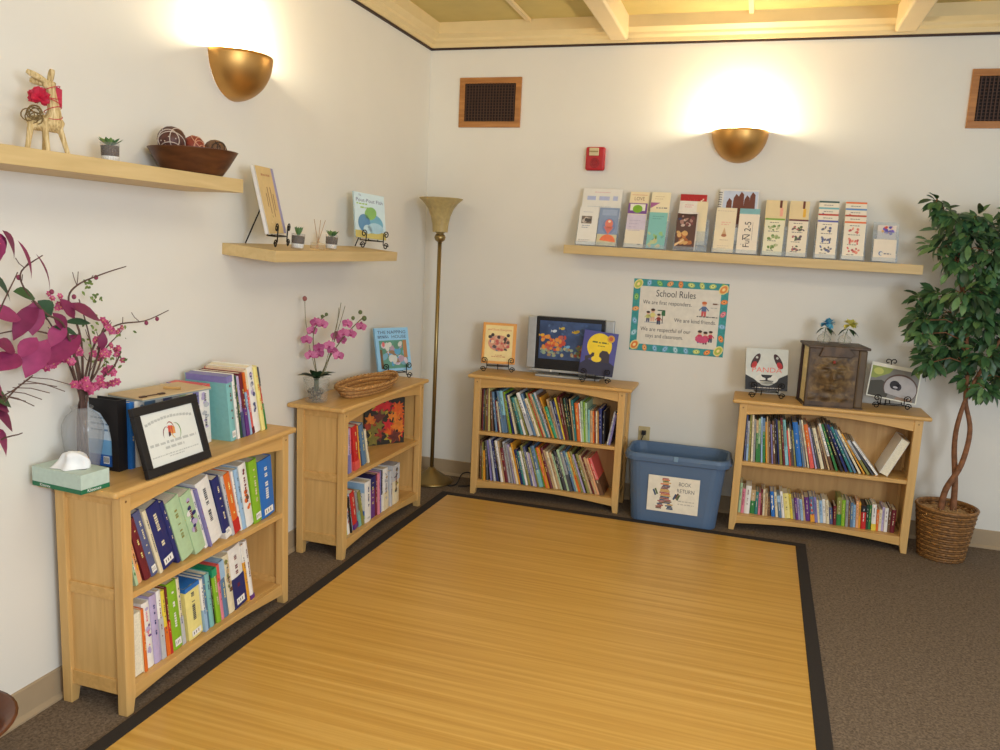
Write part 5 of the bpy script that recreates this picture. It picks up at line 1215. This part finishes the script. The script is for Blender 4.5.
# ------------------------------------------------------------------ ficus
def ficus():
    M = TR(3.170,-.262,0)
    t = thing('ficus_tree', 'artificial ficus tree with twisted trunks in brown woven basket', 'potted tree', M)
    wv = [mat((112,76,38),.45,noise=.4,scale=60), mat((140,98,52),.45,noise=.4,scale=60)]
    b = MB(); n = 60; K = 21
    for i in range(K):
        f = i/(K-1); r0 = .108+.034*f; ph = (i%2)*pi
        b.tube([((r0+.0028*cos(20*q+ph))*cos(q),(r0+.0028*cos(20*q+ph))*sin(q),.007+.0131*i) for q in [2*pi*j/n for j in range(n+1)]], .0074, wv[i%2], 6, False)
    b.build('basket', t, smooth=True)
    b = MB(); b.lathe([(.0001,.004),(.106,.004),(.136,.262)], wv[0], 40, caps=False); b.build('basket_lining', t, smooth=True)
    b = MB(); b.tube([(.146*cos(q),.146*sin(q),.280) for q in [2*pi*j/n for j in range(n+1)]], .0085, wv[1], 8, False); b.build('basket_rim', t, smooth=True)
    b = MB(); r = random.Random(9); k = 30; vs = [(0,0,.262)]
    for i in range(1,5):
        for j in range(k): q = 2*pi*j/k; vs.append((.135*i/4*cos(q),.135*i/4*sin(q),.262-.004*i+r.uniform(-.007,.009)))
    fs = [(0,1+j,1+(j+1)%k) for j in range(k)]+[(1+(i-1)*k+j,1+i*k+j,1+i*k+(j+1)%k,1+(i-1)*k+(j+1)%k) for i in range(1,4) for j in range(k)]
    ms = mat((178,142,98),.95,noise=.35,scale=70,bump=.6); b.add(vs, fs, ms)
    for i in range(70):
        a, q = r.uniform(0,2*pi), .125*math.sqrt(r.random()); p = Vector((q*cos(a),q*sin(a),.258)); d = Vector((r.uniform(-1,1),r.uniform(-1,1),r.uniform(.1,.8))).normalized(); b.tube([p,p+d*.02,p+d*.035-Vector((0,0,.006))], .0012, ms, 4)
    o = b.build('moss', t)
    bk = mat((128,86,58),.8,noise=.3,scale=40,bump=.4)
    def X(x, z, y=0): return Vector((x-3.170, y, z))
    T1 = smooth_path([X(3.139,.255,-.01),X(3.150,.38,-.02),X(3.206,.521,-.018),X(3.231,.70,.012),X(3.190,.865,.016),X(3.176,1.05,.0),X(3.12,1.35,.0),X(3.03,1.66,0),X(2.93,1.86,-.02)],5)
    T2 = smooth_path([X(3.205,.255,.012),X(3.195,.42,.014),X(3.170,.604,.016),X(3.164,.75,-.018),X(3.200,.924,-.014),X(3.29,1.15,0),X(3.40,1.42,.0),X(3.46,1.75,0)],5)
    for T in (T1, T2):
        b = MB(); m = len(T); b.tube(T, [.017*(1-.75*(i/m)) for i in range(m)], bk, 9); b.build('trunk', t, smooth=True)
    C = [(2.92,1.865,.03),(2.955,1.825,.03),(3.00,1.79,.045),(3.03,1.72,.09),(3.08,1.70,.09),(3.15,1.73,.09),(3.24,1.72,.10),(3.34,1.74,.10),(3.44,1.74,.10),(2.965,1.64,.07),(3.055,1.57,.09),(3.15,1.54,.10),(3.25,1.53,.11),(3.36,1.55,.12),(3.48,1.55,.12),
         (2.985,1.40,.06),(2.93,1.37,.035),(3.09,1.42,.08),(2.92,1.27,.06),(2.99,1.28,.08),(3.09,1.27,.09),(3.18,1.28,.09),(3.29,1.29,.11),(3.40,1.30,.12),(3.50,1.36,.12),(2.925,1.20,.04),(2.985,1.05,.05),(3.03,1.09,.06),(3.09,1.13,.07),(3.18,1.08,.07),(3.24,1.11,.09),(3.34,1.07,.09),(3.42,1.10,.1),(3.20,.97,.04),(3.25,.94,.045),(3.36,.99,.05),(3.20,1.63,.1),(3.30,1.64,.1),(3.24,1.40,.1),(3.35,1.42,.1),(3.18,1.42,.10),(3.30,1.20,.09),(3.14,1.20,.07),(3.12,1.80,.05),(3.28,1.82,.06),(3.40,1.84,.07)]
    f = MB(); tw = MB(); gs = [mat(c,.42,noise=.2,scale=30) for c in ((58,92,54),(74,110,62),(46,80,52),(96,128,76),(66,104,68),(54,74,46))]
    stems = T1[len(T1)//2:]+T2[len(T2)//2:]
    for (x, z, s) in C:
        c = X(x, z, r.uniform(-.12,.10)); near = min(stems, key=lambda p: (p-c).length+max(0,p.z-c.z)*1.5)
        mid = near.lerp(c,.5)+Vector((0,0,.03)); tw.tube([near,mid,c], [.004,.003,.002], bk, 5)
        for i in range(int(15+s*300)):
            d = Vector((r.gauss(0,1),r.gauss(0,1),r.gauss(0,.8))).normalized(); p = c+d*(s*r.uniform(.1,.85))
            p.y = min(p.y, .20)
            out = (d*.6+Vector(((c.x-0)*.8,r.uniform(-.5,.2),-.30+r.uniform(-.45,.35)))).normalized()
            L = r.uniform(.060,.092)
            if min(p.x,p.x+out.x*L) < -.225 and max(p.y,p.y+out.y*L) > -.01 and 1.44 < p.z < 1.64: continue
            if p.y+out.y*L > .235: out.y = -abs(out.y)
            f.leaf(p, out, (r.uniform(-.3,.3),-.5,.8), L, L*r.uniform(.36,.46), r.choice(gs), .25, .25, (0,.7,1,.8,0))
    tw.build('twigs', t); f.build('foliage', t, smooth=True)
ficus()


# ------------------------------------------------------------------ light and camera
def lights():
    w = bpy.data.worlds.new('room_air'); SC.world = w; w.use_nodes = True
    w.node_tree.nodes['Background'].inputs[0].default_value = (.97, .98, 1.0, 1); w.node_tree.nodes['Background'].inputs[1].default_value = .66
    def area(name, loc, tgt, size, e, col):
        l = bpy.data.lights.new(name, 'AREA'); l.size = size; l.energy = e; l.color = col
        o = bpy.data.objects.new(name, l); COL.objects.link(o); o.location = loc
        o.rotation_euler = (Vector(tgt)-Vector(loc)).to_track_quat('-Z','Y').to_euler()
    area('window_light', (4.6,-5.6,1.7), (0,-2.2,1.1), 1.3, 105, (.80,.90,1))
    area('ceiling_light', (2.2,-3.2,2.72), (2.2,-3.2,0), 1.2, 22, (1,.92,.80))
    def point(name, loc, e, r, col):
        l = bpy.data.lights.new(name, 'POINT'); l.energy = e; l.shadow_soft_size = r; l.color = col
        o = bpy.data.objects.new(name, l); COL.objects.link(o); o.location = loc
    point('sconce_light', (1.922,-.085,2.27), 26, .035, (1,.86,.60))
    point('sconce_light', (.085,-2.045,2.27), 26, .035, (1,.86,.60))
    point('camera_flash', (2.16,-4.93,1.70), 40, .03, (.97,.985,1))
lights()
def camera():
    yaw, pitch, roll, f = .3002, -.1601, .0462, 805.86
    c = bpy.data.cameras.new('camera'); o = bpy.data.objects.new('camera', c); COL.objects.link(o)
    c.sensor_width = 36; c.lens = f*36/1000; c.clip_start = .05
    fw = Vector((-sin(yaw)*cos(pitch), cos(yaw)*cos(pitch), sin(pitch))); r = Vector((cos(yaw), sin(yaw), 0)); u = r.cross(fw)
    r2 = r*cos(roll)+u*sin(roll); u2 = -r*sin(roll)+u*cos(roll)
    m = Matrix((r2, u2, -fw)).transposed().to_4x4(); m.translation = (2.0879,-4.955,1.5518)
    o.matrix_world = m; SC.camera = o
camera()
SC.view_settings.view_transform = 'Standard'; SC.view_settings.look = 'None'
SC.view_settings.exposure = .02; SC.view_settings.gamma = 1
